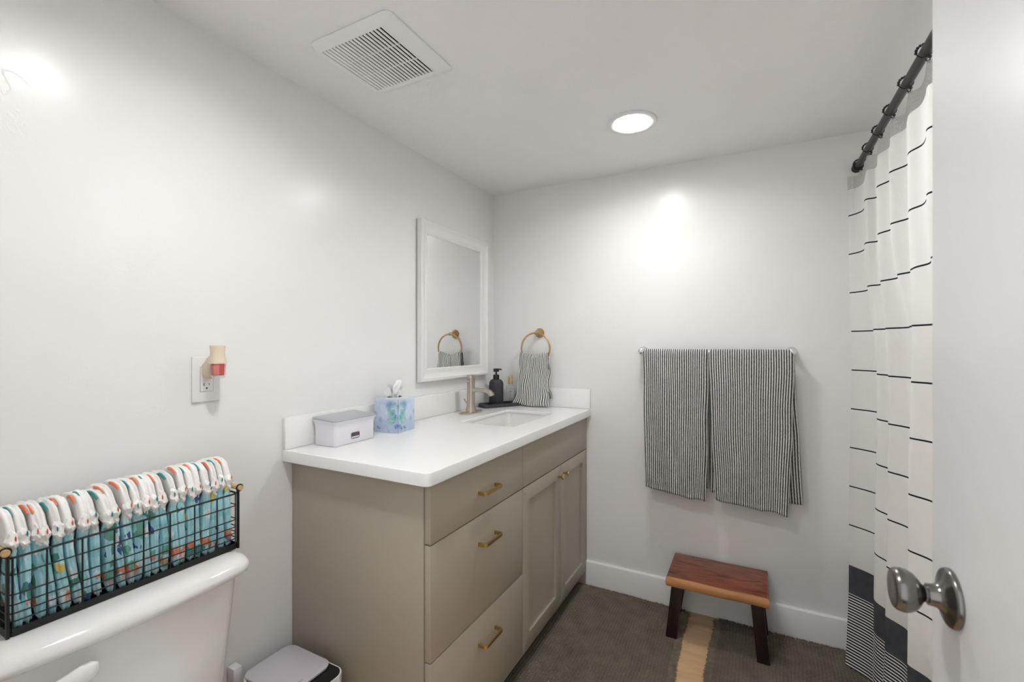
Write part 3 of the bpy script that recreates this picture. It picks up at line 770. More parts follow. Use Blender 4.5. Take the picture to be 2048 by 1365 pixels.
# tank
rings = [bow(0.184, 0.196, 0.030, 0.02, 0.030, 0.40), bow(0.192, 0.202, 0.028, 0.022, 0.030, 0.43), bow(0.208, 0.214, 0.022, 0.024, 0.030, 0.62), bow(0.214, 0.218, 0.020, 0.024, 0.030, 0.703)]
lofto('tank', rings, M['porcelain'], tl)
# lid with rolled edge
rings = []
LZ = 0.700
for dz, g in ((0.0, -0.006), (0.003, 0.002), (0.008, 0.0075), (0.013, 0.0095), (0.018, 0.0095), (0.025, 0.0070), (0.031, 0.0030), (0.036, -0.0030), (0.040, -0.011), (0.0425, -0.020), (0.0445, -0.032), (0.045, -0.046)):
    rings.append(bow(0.226 + g, 0.236 + g, 0.018 - g * 0.3, 0.024, 0.034 + g * 0.6, LZ + dz))
lofto('tank_lid', rings, M['porcelain'], tl)
# flush lever
ll = []
for y, z, a, b_ in ((-0.205, 0.640, 0.006, 0.010), (-0.190, 0.641, 0.0085, 0.0145), (-0.165, 0.642, 0.009, 0.0150), (-0.140, 0.645, 0.0100, 0.0165), (-0.122, 0.647, 0.011, 0.0185), (-0.108, 0.648, 0.0100, 0.0175), (-0.099, 0.649, 0.006, 0.011), (-0.0965, 0.649, 0.002, 0.004)):
    ll.append([(0.268 + a * math.cos(t), y + 0.016, z + 0.014 + b_ * math.sin(t)) for t in [2 * PI * k / 14 for k in range(14)]])
lv_ = lofto('flush_lever', ll, M['porcelain'], tl)
latheo('lever_post', [(0.011, 0.225), (0.011, 0.262), (0.008, 0.268), (0, 0.268)], M['porcelain'], lv_, at=(0, -0.172, 0.655), n=20, axis='x')
# bowl, seat and cover below the frame
def oval(z, x0, x1, hw, n=36):
    cx_ = (x0 + x1) / 2; a = (x1 - x0) / 2
    return [(cx_ + a * math.cos(2 * PI * k / n), hw * math.sin(2 * PI * k / n) * (1.0 - 0.10 * math.cos(2 * PI * k / n)), z) for k in range(n)]
lofto('bowl', [oval(0.0, 0.14, 0.58, 0.115), oval(0.03, 0.15, 0.57, 0.105), oval(0.12, 0.17, 0.56, 0.100), oval(0.22, 0.14, 0.62, 0.13), oval(0.32, 0.08, 0.69, 0.172), oval(0.375, 0.06, 0.71, 0.182), oval(0.398, 0.06, 0.71, 0.182)], M['porcelain'], tl)
lofto('seat', [oval(0.400, 0.245, 0.725, 0.188), oval(0.405, 0.24, 0.728, 0.190), oval(0.416, 0.24, 0.728, 0.190), oval(0.418, 0.245, 0.722, 0.187)], M['white_plastic'], tl)
lofto('seat_cover', [oval(0.420, 0.242, 0.728, 0.190), oval(0.432, 0.242, 0.728, 0.190), oval(0.440, 0.26, 0.71, 0.176)], M['white_plastic'], tl)

# ================================================================ WIRE BASKET WITH DIAPERS
BZ = LZ + 0.0455
BY0, BY1, BX0, BX1 = -2.013, -1.612, 0.028, 0.190
bk = thing('wire_basket', 'black wire basket with wooden dowel handles on the toilet tank lid', 'basket', ((BX0 + BX1) / 2, (BY0 + BY1) / 2, BZ))
hx = (BX1 - BX0) / 2; hy = (BY1 - BY0) / 2
def loop3(z, g=0.0, r=0.012): return [(x, y, z) for x, y in rrect(0, 0, hx + g, hy + g, r, 4)]
for z, r in ((0.138, 0.0021), (0.108, 0.0013), (0.073, 0.0013), (0.055, 0.0013), (0.040, 0.0013), (0.026, 0.0013)):
    tubeo('horizontal_wire' if z < 0.13 else 'rim_wire', loop3(z), r, M['black_metal'], bk, n=6, closed=True)
rings = [loop3(0.0, 0.0015), loop3(0.0135, 0.0015), loop3(0.0135, -0.0005), loop3(0.003, -0.0005)]
lofto('base_tray', rings, M['black_metal'], bk)
for i in range(9):
    y = -hy + 2 * hy * i / 8; yy = max(-hy + 0.006, min(hy - 0.006, y))
    for sx in (-1, 1):
        x = sx * hx; tubeo('vertical_wire', [(x, yy, 0.008), (x, yy, 0.138)], 0.0016, M['black_metal'], bk, n=6)
for i in range(1, 4):
    for sy in (-1, 1):
        x = -hx + 2 * hx * i / 4; tubeo('vertical_wire', [(x, sy * hy, 0.008), (x, sy * hy, 0.138)], 0.0016, M['black_metal'], bk, n=6)
for sy in (-1, 1):
    hn = None
    y = sy * (hy + 0.004)
    hn = latheo('dowel_handle', [(0.0, -hx - 0.004), (0.0058, -hx - 0.004), (0.0062, -hx - 0.003), (0.0062, hx + 0.006), (0.0058, hx + 0.0075), (0.0, hx + 0.0075)], M['oak_cap'], bk, at=(0, y, 0.151), n=20, axis='x', label='pale wooden dowel handle')
    for sx in (-1, 1):
        pts = [(sx * (hx + 0.001), y + 0.0078 * math.sin(t), 0.151 + 0.0078 * math.cos(t)) for t in [2 * PI * k / 16 for k in range(16)]]
        V, F = tube_pts(pts, 0.0018, 6, True); mk('handle_loop', V, F, M['black_metal'], hn, True)
        boxo('handle_strap', (sx * hx - 0.003, sy * (hy + 0.0005) - 0.0022, 0.0), (sx * hx + 0.003, sy * (hy + 0.0005) + 0.0022, 0.1455), M['black_metal'], hn)

def outline(n=34):
    """side outline of a folded diaper, x to the room, z up; from the bottom front over the top to the bottom back"""
    P = [(0.062, 0.0, 0.000), (0.069, 0, 0.006), (0.071, 0, 0.030), (0.071, 0, 0.070), (0.070, 0, 0.115), (0.069, 0, 0.145), (0.067, 0, 0.168), (0.061, 0, 0.190), (0.049, 0, 0.206), (0.029, 0, 0.214), (0.000, 0, 0.213), (-0.030, 0, 0.207), (-0.052, 0, 0.193), (-0.064, 0, 0.165), (-0.068, 0, 0.12), (-0.069, 0, 0.05), (-0.064, 0, 0.0)]
    return catmull(P, n)
TH = 0.0160
def diaper(seed, warm):
    rnd = random.Random(seed)
    t = thing('folded_diaper', 'x', 'diaper', (0, 0, 0), 0, 'folded diapers standing in the wire basket')
    n = 70; K = 13; O = outline(n)
    V = []; uvs = []
    ph = rnd.uniform(0, 6); ph2 = rnd.uniform(0, 6)
    for i, p in enumerate(O):
        a = O[min(i + 1, n - 1)]; b = O[max(i - 1, 0)]; d = (a - b).normalized(); nn = Vector((-d.z, 0, d.x))   # inward
        f = i / (n - 1)
        white = 1 / (1 + math.exp(-(p.z - 0.154) / 0.003)) if p.x > 0 else 1
        for k in range(K):
            phi = (k / (K - 1) - 0.5) * PI
            ins = 0.011 * (1 - math.cos(phi))
            fold = 0.0035 * (1 - white) * (0.5 + 0.5 * math.cos(6 * phi + ph + p.z * 14)) * 1.2
            ruf = 0.0050 * math.exp(-((p.z - 0.158) / 0.014) ** 2) * (0.5 + 0.5 * math.sin(p.z * 520 + phi * 2.4 + ph)) if p.x > 0 else 0
            lob = 0.0030 * white * (0.5 + 0.5 * math.cos(5 * phi + ph2 + p.z * 12))
            nz_ = 0.0028 * noise.noise(Vector((p.x * 60, phi * 1.3 + seed * 3.1, p.z * 60)))
            wv = 0.0022 * math.sin(p.z * 30 + ph) * (1 - white)
            wd_ = TH / 2 * (1.0 if white > 0.5 else 0.98) * (0.88 + 0.12 * math.sin(p.z * 22 + ph2))
            V.append(tuple(p + nn * (ins + fold + lob - ruf * 0.8 + nz_) + Vector((0, wd_ * math.sin(phi) + wv + ruf * 0.5 * math.sin(p.z * 300 + seed), 0))))
    def strip(i0, i1, k0=0, k1=K - 1, sides=True):
        idx = {}; vv = []; ff = []
        def g(i, k):
            key = (i, k)
            if key not in idx: idx[key] = len(vv); vv.append(V[i * K + k])
            return idx[key]
        for i in range(i0, i1):
            for k in range(k0, k1): ff.append((g(i, k), g(i, k + 1), g(i + 1, k + 1), g(i + 1, k)))
        if sides:
            c0 = Vector((0, 0, 0))
            for k, s in ((0, -1), (K - 1, 1)):
                cen = len(vv); q = [Vector(V[i * K + k]) for i in range(i0, i1 + 1)]
                cc = sum(q, Vector()) / len(q); vv.append((cc.x * 0.3, cc.y, cc.z if i0 == 0 else 0.17))
                for i in range(i0, i1): ff.append((cen, g(i, k), g(i + 1, k)) if s < 0 else (cen, g(i + 1, k), g(i, k)))
        return vv, ff
    # index at which the padded white part starts (front) and ends (back)
    iw = next(i for i in range(n) if O[i].z > 0.151); it0 = next(i for i in range(n) if O[i].x < 0.056 and O[i].z > 0.19)
    vv, ff = strip(0, iw); mk('printed_shell', vv, ff, M['print'], t, True, label='aqua printed cloth')
    vv, ff = strip(iw, n - 1); mk('white_padding', vv, ff, M['white_pad'], t, True)
    # coloured band hugging the top, on the side towards the toilet's left
    band = []
    for i in range(it0 + 1, it0 + 10):
        if i >= n: break
        band.append(i)
    vv = []; ff = []
    for bi, i in enumerate(band):
        p = O[i]; a = O[min(i + 1, n - 1)]; b = O[max(i - 1, 0)]; d = (a - b).normalized(); nn = Vector((-d.z, 0, d.x))
        base = Vector(V[i * K + 3]); e = 0.0018 * math.sin(PI * bi / (len(band) - 1))
        for (oy, on) in ((-0.0050, 0.0045), (-0.0048, 0.0002 - e), (-0.0034, -0.0012 - e), (-0.0018, 0.0006)):
            vv.append(tuple(base + Vector((0, oy, 0)) + nn * on))
    for bi in range(len(band) - 1):
        for k in range(3): ff.append((bi * 4 + k, bi * 4 + k + 1, (bi + 1) * 4 + k + 1, (bi + 1) * 4 + k))
    mk('trim_band', vv, ff, M['coral_band' if warm else 'teal_band'], t, True, label='coral trim band' if warm else 'teal trim band')
    # small gathered leg cuff below the padding, with a coloured tip
    rings = []
    cz = 0.160
    for j in range(9):
        s = j / 8; z = cz - 0.020 + 0.046 * s; rr = 0.0082 * math.sin(PI * min(1, s * 0.92 + 0.06)) + 0.0006
        xx = 0.0665 - 0.012 * s * s + 0.002 * math.sin(j * 1.7 + seed)
        rings.append([(xx + rr * math.cos(a) * (1 + 0.30 * math.sin(5 * a + j * 2.3 + seed)), rr * 0.95 * math.sin(a) * (1 + 0.12 * math.sin(7 * a + j)) + 0.0012 * math.sin(j * 2.1 + seed), z) for a in [2 * PI * k / 14 for k in range(14)]])
    cf = lofto('leg_cuff', rings, M['white_pad'], t)
    V2, F2 = lathe([(0, -0.0045), (0.0030, -0.002), (0.0034, 0.001), (0, 0.004)], 8)
    mk('cuff_tip', off([(q[0] * 0.6, q[1] * 0.34, q[2] * 1.5) for q in V2], (0.0725, 0.003 * (1 if seed % 2 else -1), cz + 0.006 + 0.002 * (seed % 3))), F2, M['coral_tip' if warm else 'teal_tip'], cf, True)
    return t
NDI = 23
protos = {True: [diaper(s, True) for s in (1, 2, 3)], False: [diaper(s, False) for s in (4, 5, 6)]}
used = set()
ords = ['first', 'second', 'third', 'fourth', 'fifth', 'sixth', 'seventh', 'eighth', 'ninth', 'tenth', 'eleventh', 'twelfth', 'thirteenth', 'fourteenth', 'fifteenth', 'sixteenth', 'seventeenth', 'eighteenth', 'nineteenth', 'twentieth', 'twenty-first', 'twenty-second', 'twenty-third', 'twenty-fourth']
cols = [True, False, True, False, True, False, True, False, True, False, True, False, True, True, False, False, True, True, False, True, True, False, True, True]
pit = (BY1 - BY0 - 0.012) / NDI
for i in range(NDI):
    warm = cols[i]; lst = protos[warm]; src = lst[i // 2 % 3]
    if id(src) not in used: o = src; used.add(id(src))
    else: o = copy_tree(src)
    y = BY1 - 0.006 - pit * (i + 0.5)
    cl = (0.006 if i < 7 else (0.003 if i < 14 else -0.003)) + random.uniform(-0.002, 0.002)
    o.location = (0.110 + random.uniform(-0.002, 0.003), y, BZ + 0.0040)
    lean = -0.03 if i < 7 else (0.02 if i < 13 else 0.05)
    o.rotation_euler = (lean + random.uniform(-0.03, 0.03), random.uniform(-0.03, 0.03), random.uniform(-0.08, 0.08))
    o.scale = (1.0, 1.02, 1.0 + cl * 4)
    tr = 'coral' if warm else 'teal'
    o['label'] = 'folded aqua print diaper with %s trim, %s from the right end of the basket' % (tr, ords[i])

# ================================================================ WIPES DISPENSER
wp = thing('wipes_dispenser', 'white wipes dispenser with a grey lid on the counter by the tissue box', 'wipes dispenser', (0.0735, -1.163, ZC + 0.0005), math.radians(1.5))
hx, hy = 0.0500, 0.0910
rings = []
for z, g, r in ((0.0, -0.0025, 0.010), (0.001, -0.001, 0.011), (0.003, 0, 0.012), (0.055, 0, 0.012), (0.066, 0.001, 0.012), (0.074, 0.0035, 0.013), (0.082, 0.0065, 0.014), (0.086, 0.0075, 0.014)):
    rings.append([(x, y, z if z < 0.08 else z - 0.004 * (x / hx) * (1 if x > 0 else 0.2)) for x, y in rrect(0, 0, hx + g, hy + g, r, 6)])
lofto('tub', rings, M['lilac_white'], wp)
rings = []
for z, g in ((0.0862, 0.0055), (0.0875, 0.0070), (0.0925, 0.0070), (0.0945, 0.0052), (0.0965, -0.006), (0.0985, -0.028)):
    rings.append([(x, y, z - 0.005 * (x / hx) * (1 if x > 0 else 0.2) - 0.004 * (1 - math.cos(0.9 * y / hy)) * 1.2) for x, y in rrect(0, 0, hx + g, hy + g, 0.014 if g > -0.01 else 0.008, 6)])
lofto('lid', rings, M['grey_plastic'], wp, label='grey lid')
wn = [[(hx + dx, y, 0.026 + z) for y, z in rrect(-0.004, 0, a, b_, min(a, b_) * 0.5, 5)] for dx, a, b_ in ((-0.001, 0.0200, 0.0112), (0.0006, 0.0200, 0.0112), (0.0006, 0.0190, 0.0102))]
lofto('window_rim', wn, M['grey_plastic'], wp)
wn = [[(hx + dx, y, 0.026 + z) for y, z in rrect(-0.004, 0, 0.0188, 0.0100, 0.005, 5)] for dx in (0.0003, 0.0008)]
lofto('window', wn, M['window_dark'], wp, label='smoked level window')
boxo('wipe_stack', (hx + 0.0004, -0.021, 0.0185), (hx + 0.0010, 0.013, 0.0225), M['white_plastic'], wp)

# ================================================================ TISSUE BOX
tb = thing('tissue_box', 'blue and green floral cube tissue box with a tissue sticking out', 'tissue box', (0.083, -0.925, ZC + 0.0005), math.radians(7))
hb = 0.0545; hz = 0.131
V = []; F = []; UV = []
def quad(p, uvq):
    i = len(V); V.extend(p); UV.extend(uvq); F.append((i, i + 1, i + 2, i + 3))
# faces: -y (left in view), +x (right in view) mirrored about their common corner
quad([(-hb, -hb, 0), (hb, -hb, 0), (hb, -hb, hz), (-hb, -hb, hz)], [(0.109, 0), (0, 0), (0, hz), (0.109, hz)])
quad([(hb, -hb, 0), (hb, hb, 0), (hb, hb, hz), (hb, -hb, hz)], [(0, 0), (0.109, 0), (0.109, hz), (0, hz)])
quad([(hb, hb, 0), (-hb, hb, 0), (-hb, hb, hz), (hb, hb, hz)], [(0.109, 0), (0, 0), (0, hz), (0.109, hz)])
quad([(-hb, hb, 0), (-hb, -hb, 0), (-hb, -hb, hz), (-hb, hb, hz)], [(0, 0), (0.109, 0), (0.109, hz), (0, hz)])
quad([(-hb, hb, 0), (hb, hb, 0), (hb, -hb, 0), (-hb, -hb, 0)], [(0, 0)] * 4)
# top with an oval opening
n = 24; i0 = len(V)
sq = []
for k in range(n):
    a = 2 * PI * k / n + PI / 4; c, s = math.cos(a), math.sin(a); m_ = max(abs(c), abs(s)); sq.append((hb * c / m_, hb * s / m_))
for x, y in sq: V.append((x, y, hz)); UV.append((0.09, 0.13))
for k in range(n):
    a = 2 * PI * k / n + PI / 4; V.append((0.026 * math.cos(a), 0.036 * math.sin(a), hz)); UV.append((0.09, 0.13))
for k in range(n): F.append((i0 + k, i0 + (k + 1) % n, i0 + n + (k + 1) % n, i0 + n + k))
mk('carton', V, F, M['tissue_card'], tb, uv=UV)
tubeo('corner_seam', [(hb + 0.0002, -hb - 0.0002, 0.0), (hb + 0.0006, -hb - 0.003, 0.052), (hb + 0.0002, -hb - 0.0002, 0.128)], 0.0005, M['card_dark'], tb, n=5)
# tissue: a narrow waist opening into two crumpled points
def tissue_sheet(seed, sgn, top, lean):
    V = []; F = []; nu, nv = 22, 22
    for i in range(nv):
        v = i / (nv - 1)
        for j in range(nu):
            u = j / (nu - 1) * 2 - 1
            wid = 0.016 + 0.036 * v ** 1.1 - (0.030 * max(0, v - 0.6) / 0.4)
            z = v * (top - 0.014 * abs(u + 0.25 * sgn) ** 1.5 * v * 1.6)
            yy = u * wid + lean * v * v
            xx = 0.008 * sgn * v + 0.007 * math.sin(u * 5 + seed) * (0.4 + v) + 0.006 * noise.noise(Vector((u * 1.6 + seed, v * 3, 0.3)))
            V.append((xx, yy, hz - 0.012 + z + 0.004 * noise.noise(Vector((u * 2, v * 2 + seed, 1.7)))))
    for i in range(nv - 1):
        for j in range(nu - 1): a = i * nu + j; F.append((a, a + 1, a + nu + 1, a + nu))
    return V, F
V1, F1 = tissue_sheet(1.2, 1, 0.078, 0.022); V2, F2 = tissue_sheet(4.0, -1, 0.066, -0.034)
V = V1 + V2; F = F1 + [tuple(i + len(V1) for i in f) for f in F2]
mk('tissue', V, F, M['tissue'], tb, True, label='white tissue pulled up')
# brand mark: a little round badge and two lines of print
lg = latheo('round_badge', [(0.0, 0.0006), (0.0078, 0.0006)], M['white_ink'], tb, at=(hb, -hb + 0.020, 0.016), n=28, axis='x')
V, F = lathe([(0.0064, 0.0009), (0.0082, 0.0009)], 28, 'x')
mk('badge_ring', off(V, (hb, -hb + 0.020, 0.016)), [f for f in F if len(f) == 4], M['cyan_ink'], lg)
bm = bmesh.new()
for (y, z, a) in ((-0.0030, 0.0, 0.0018), (0.0, 0.0, 0.0018), (0.003, 0.0, 0.0016)):
    box(bm, (hb + 0.0006, -hb + 0.020 + y - a / 2, 0.0135), (hb + 0.0010, -hb + 0.020 + y + a / 2, 0.018))
for (y0, y1, z) in ((0.033, 0.043, 0.0205), (0.033, 0.050, 0.0145)):
    y = y0
    while y < y1:
        box(bm, (hb + 0.0003, -hb + y, z - 0.0014), (hb + 0.0007, -hb + y + 0.0016, z + 0.0012)); y += 0.0023
for (x0, x1, z) in ((-0.042, -0.033, 0.0205), (-0.042, -0.026, 0.0145)):
    x = x0
    while x < x1:
        box(bm, (x, -hb - 0.0007, z - 0.0014), (x + 0.0016, -hb - 0.0003, z + 0.0012)); x += 0.0023
frombm('print_lines', bm, M['blue_ink'], tb)

# ================================================================ TRAY, SOAP, SPRAY
a_t = math.atan2(0.142, 0.088)            # long side of the tray
ta = thing('soap_tray', 'long black textured tray behind the sink holding two bottles', 'tray', (0.118, -0.110, ZC + 0.0005), a_t)
hx, hy = 0.117, 0.047
rings = []
for z, g in ((0.0, -0.003), (0.002, -0.0005), (0.0165, 0), (0.0185, -0.001), (0.0185, -0.0045), (0.0060, -0.0065), (0.0055, -0.010)):
    rings.append([(x, y, z) for x, y in rrect(0, 0, hx + g, hy + g, 0.028 + g, 7)])
lofto('dish', rings, M['charcoal_stone'], ta)
ta.location = (0.1125, -0.1290, ZC + 0.0005)
TZ = ZC + 0.0062
sd = thing('soap_dispenser', 'tall black textured soap dispenser bottle with a pump top', 'soap dispenser', (0.088, -0.128, TZ))
latheo('bottle', [(0.0, 0.0), (0.0385, 0.0), (0.0395, 0.002), (0.0395, 0.108), (0.0390, 0.117), (0.0365, 0.126), (0.0320, 0.133), (0.0260, 0.1385), (0.0190, 0.141), (0.0, 0.1415)], M['charcoal_stone'], sd, n=56)
latheo('collar', [(0.0165, 0.140), (0.0165, 0.164), (0.0155, 0.165), (0.0, 0.165)], M['black_plastic'], sd, n=36)
latheo('pump_stem', [(0.0046, 0.164), (0.0046, 0.183), (0.0, 0.183)], M['black_plastic'], sd, n=16)
ph_ = latheo('pump_head', [(0.0155, 0.181), (0.0155, 0.1975), (0.0148, 0.1985), (0.0, 0.1985)], M['black_plastic'], sd, n=36)
tubeo('nozzle', [(0.006, 0.006, 0.194), (0.020, 0.013, 0.194), (0.026, 0.016, 0.1905)], [0.0042, 0.0038, 0.003], M['black_plastic'], ph_, n=10)
sb = thing('spray_bottle', 'small clear glass spray bottle with a pale wooden cap', 'bottle', (0.1405, -0.062, TZ), math.radians(20))
latheo('glass_body', [(0.0, 0.0), (0.0215, 0.0), (0.0232, 0.002), (0.0232, 0.088), (0.0220, 0.098), (0.0180, 0.105), (0.0105, 0.109), (0.0, 0.1095)], M['clear'], sb, n=40)
latheo('liquid', [(0.0, 0.003), (0.0212, 0.003), (0.0212, 0.086), (0.0, 0.086)], M['frosted'], sb, n=32)
latheo('spray_neck', [(0.0070, 0.1095), (0.0070, 0.114), (0, 0.114)], M['chrome'], sb, n=20)
latheo('wooden_cap', [(0.0, 0.113), (0.0112, 0.113), (0.0116, 0.114), (0.0116, 0.152), (0.0110, 0.1535), (0.0, 0.1535)], M['oak_cap'], sb, n=32)
bm = bmesh.new()
for z, wdt, hh in ((0.0695, 0.017, 0.0014), (0.0735, 0.002, 0.003), (0.0585, 0.010, 0.0006), (0.0515, 0.009, 0.0006), (0.046, 0.007, 0.001), (0.0385, 0.018, 0.0009), (0.033, 0.016, 0.0020), (0.0255, 0.018, 0.001), (0.0225, 0.020, 0.003)):
    m_ = 8
    for k in range(m_):
        if k % 3 == 2 and hh > 0.001: continue
        f0 = (k / m_ - 0.5) * wdt; f1 = ((k + 0.8) / m_ - 0.5) * wdt
        for (fa, fb) in ((f0, f1),):
            a0 = -PI / 2 + fa / 0.0234; a1 = -PI / 2 + fb / 0.0234; R = 0.02345
            vs = [bm.verts.new((R * math.cos(a), R * math.sin(a), zz)) for a, zz in ((a0, z - hh), (a1, z - hh), (a1, z + hh), (a0, z + hh))]
            bm.faces.new(vs)
frombm('label_print', bm, M['grey_ink'], sb)
sb.rotation_euler = (0, 0, math.radians(28))

# ================================================================ TOWEL RING AND HAND TOWEL
tr_ = thing('towel_ring', 'round brass towel ring on the back wall beside the mirror', 'towel ring', (0.293, 0, 1.318))
latheo('wall_flange', [(0.0265, -0.0003), (0.0268, -0.004), (0.0240, -0.008), (0.0175, -0.015), (0.0110, -0.028), (0.0085, -0.040), (0.0072, -0.050), (0.0, -0.050)], M['rose_brass'], tr_, n=40, axis='y')
V, F = lathe([(0, -0.0095), (0.006, -0.008), (0.0092, -0.003), (0.0092, 0.003), (0.006, 0.008), (0, 0.0095)], 20, 'x')
mk('knuckle', off(V, (0, -0.058, -0.001)), F, M['rose_brass'], tr_, True)
RR = 0.0840
tubeo('ring', [(RR * math.sin(t), -0.060, -0.085 + RR * math.cos(t)) for t in [2 * PI * k / 72 for k in range(72)]], 0.0048, M['rose_brass'], tr_, n=12, closed=True)

def cloth(name, rows_fn, nu, nv, m, thick, label=None, cat=None, group=None):
    V = []; UV = []; F = []
    for j in range(nv):
        for i in range(nu):
            p, uv_ = rows_fn(i / (nu - 1), j / (nv - 1)); V.append(p); UV.append(uv_)
    for j in range(nv - 1):
        for i in range(nu - 1): a = j * nu + i; F.append((a, a + 1, a + nu + 1, a + nu))
    o = mk(name, V, F, m, None, True, uv=UV)
    s = o.modifiers.new('thickness', 'SOLIDIFY'); s.thickness = thick; s.offset = 0
    return tag(o, label, cat, group)
def hand(u, v):
    # v: 0 bottom of the front layer, 0.62 over the ring, 1 bottom of the back layer
    W = 0.168; s = u - 0.5
    ztop = 1.191 + 0.022 * min(1, abs(s + 0.0) / 0.42) ** 0.8 - 0.003 * math.sin(s * 30) ** 2
    if v < 0.6:
        f = v / 0.6; z0 = 0.9235 + 0.0025 * math.sin(u * 9) + 0.002 * (1 - u); z = z0 + (ztop - z0) * f; side = -1.0; g = f
    else:
        f = (v - 0.6) / 0.4; z0 = 0.965; z = ztop + (z0 - ztop) * f; side = 1.0; g = 1 - f
    flare_l = 0.043 * max(0, 1 - (z - 0.92) / 0.16) ** 1.3; flare_r = 0.010 * (1 - g)
    if side > 0: flare_l *= 0.6
    x = 0.2865 + s * W * (0.97 + 0.05 * (1 - g)) - flare_l * (0.5 - s) + flare_r * (0.5 + s)
    x += 0.006 * math.sin(z * 22 + 1) * (1 - g) * (1 - abs(s)) * (1 if side < 0 else 0)
    yb = -0.0695 if side < 0 else -0.0475
    t = abs(z - ztop)
    yb = -0.0595 + (yb + 0.0595) * min(1, (t / 0.012) ** 0.5 if t > 0 else 0)
    amp = 0.0060 * (0.45 + 0.9 * (1 - g))
    y = yb + side * 0 + (-amp * (0.55 + 0.5 * math.sin(u * 15 + z * 16) + 0.35 * math.sin(u * 29 - z * 22)) if side < 0 else 0.3 * amp * math.sin(u * 12))
    y -= (0.012 * math.exp(-((s + 0.05 + (z - 1.1) * 0.5) / 0.10) ** 2) * (1 - g) if side < 0 else 0)
    wob = (0.0032 * math.sin(z * 52 + u * 7) + 0.011 * noise.noise(Vector((u * 3.0, z * 16, 2.2)))) * min(1, 1.4 - 1.3 * g)
    x += 0.016 * math.exp(-((z - 0.99) / 0.05) ** 2) * (0.5 - abs(s)) * (1 if side < 0 else 0)
    return (x + wob, y, z), (u * 0.222 + 0.004 * math.sin(z * 25) + 0.006 * noise.noise(Vector((u * 4, z * 9, 5.0))), z)
cloth('hand_towel', hand, 90, 110, M['handtowel'], 0.0035, 'black and white striped hand towel hanging through the brass ring', 'towel')

# ================================================================ TOWEL BAR AND TWO TOWELS
bar = thing('towel_bar', 'brushed nickel towel bar on the back wall holding two striped towels', 'towel bar', (1.168, 0, 1.222))
latheo('bar', [(0.0, -0.306), (0.0080, -0.306), (0.0080, 0.306), (0, 0.306)], M['chrome'], bar, at=(0, -0.068, 0), n=20, axis='x')
for s in (-1, 1):
    p = latheo('bar_post', [(0.0235, -0.0003), (0.0235, -0.005), (0.021, -0.009), (0.0135, -0.016), (0.0105, -0.03), (0.0105, -0.056), (0.0125, -0.060), (0.0135, -0.068), (0.0120, -0.077), (0.006, -0.081), (0, -0.0815)], M['chrome'], bar, at=(s * 0.312, 0, 0), n=32, axis='y')
def bath(xl, xr, zl, zr, blx, brx, bz, seed, xl2, xr2):
    def fn(u, v):
        s = u - 0.5; ztop = 1.2345
        if v < 0.58:
            f = v / 0.58; zb = zl + (zr - zl) * u + 0.003 * math.sin(u * 14 + seed); z = zb + (ztop - zb) * f; side = -1
        else:
            f = 1 - (v - 0.58) / 0.42; zb = bz; z = zb + (ztop - zb) * f; side = 1
        g = min(1, max(0, f)); h = 1 - g
        xa = xl + (xl2 - xl) * h ** 1.6 if side < 0 else xl + blx * h
        xb = xr + (xr2 - xr) * h ** 1.6 if side < 0 else xr + brx * h
        x = xa + (xb - xa) * u
        t = ztop - z
        k = min(1.0, t / 0.012); yb = -0.068 + side * 0.0125 * math.sin(PI / 2 * k)
        if side < 0:
            am = 0.006 * min(1, t / 0.15) + 0.010 * h
            y = yb - am * (0.5 + 0.35 * math.sin(u * 9 + seed + z * 3) + 0.25 * math.sin(u * 21 + z * 7 + seed)) - 0.008 * h * h
            y -= (0.006 * noise.noise(Vector((u * 5 + seed, z * 7, 0.5))) + 0.003 * noise.noise(Vector((u * 16 + seed, z * 24, 1.5)))) * (0.3 + h)
            # folded-in side edges
            y += 0.012 * max(0, 1 - (0.5 - abs(s)) / 0.035) ** 2
            y -= 0.003 * math.exp(-((z - (zb + 0.018)) / 0.006) ** 2) * -1
        else:
            y = yb + 0.006 * h + 0.004 * math.sin(u * 9 + seed) * h
        x += 0.0035 * noise.noise(Vector((u * 3, z * 6, seed))) * min(1, t / 0.1)
        return (x, y, z), (u * (0.298 if xr - xl < 0.3 else 0.342) + seed * 0.003 + 0.0022 * noise.noise(Vector((u * 5, z * 5, seed))), z)
    return fn
cloth('bath_towel', bath(0.868, 1.1565, 0.580, 0.549, 0.012, 0.0, 0.60, 1.0, 0.884, 1.146), 150, 110, M['towel'], 0.004, 'left of the two striped bath towels on the towel bar', 'towel', 'striped bath towels on the bar')
cloth('bath_towel', bath(1.1595, 1.484, 0.566, 0.542, 0.002, 0.034, 0.585, 2.6, 1.186, 1.462), 150, 110, M['towel'], 0.004, 'right, wider of the two striped bath towels on the towel bar', 'towel', 'striped bath towels on the bar')

# ================================================================ STOOL
st = thing('step_stool', 'low step stool with a reddish wood top and dark legs', 'stool', (1.1975, -0.153, 0.0))
rings = []
n = 15
def topring(z, g):
    P = []
    hx, hy = 0.192 + g, 0.129 + g
    for k in range(n): f = k / (n - 1); P.append((-hx + 2 * hx * f, -hy - 0.002 * math.sin(f * 7) - 0.002 * math.sin(f * 3 + 1), z + 0.0010 * math.sin(f * 9)))
    for k in range(n): f = k / (n - 1); P.append((hx + 0.001 * math.sin(f * 5) - 0.012 * (1 if k == 0 else 0) * 0, -hy + 2 * hy * f, z))
    for k in range(n): f = k / (n - 1); P.append((hx - 2 * hx * f, hy, z))
    for k in range(n): f = k / (n - 1); P.append((-hx, hy - 2 * hy * f, z))
    return P
for z, g in ((-0.040, -0.005), (-0.036, -0.001), (-0.022, 0.0015), (-0.008, 0.0), (-0.002, -0.0025), (0.0, -0.007)): rings.append(topring(z, g))
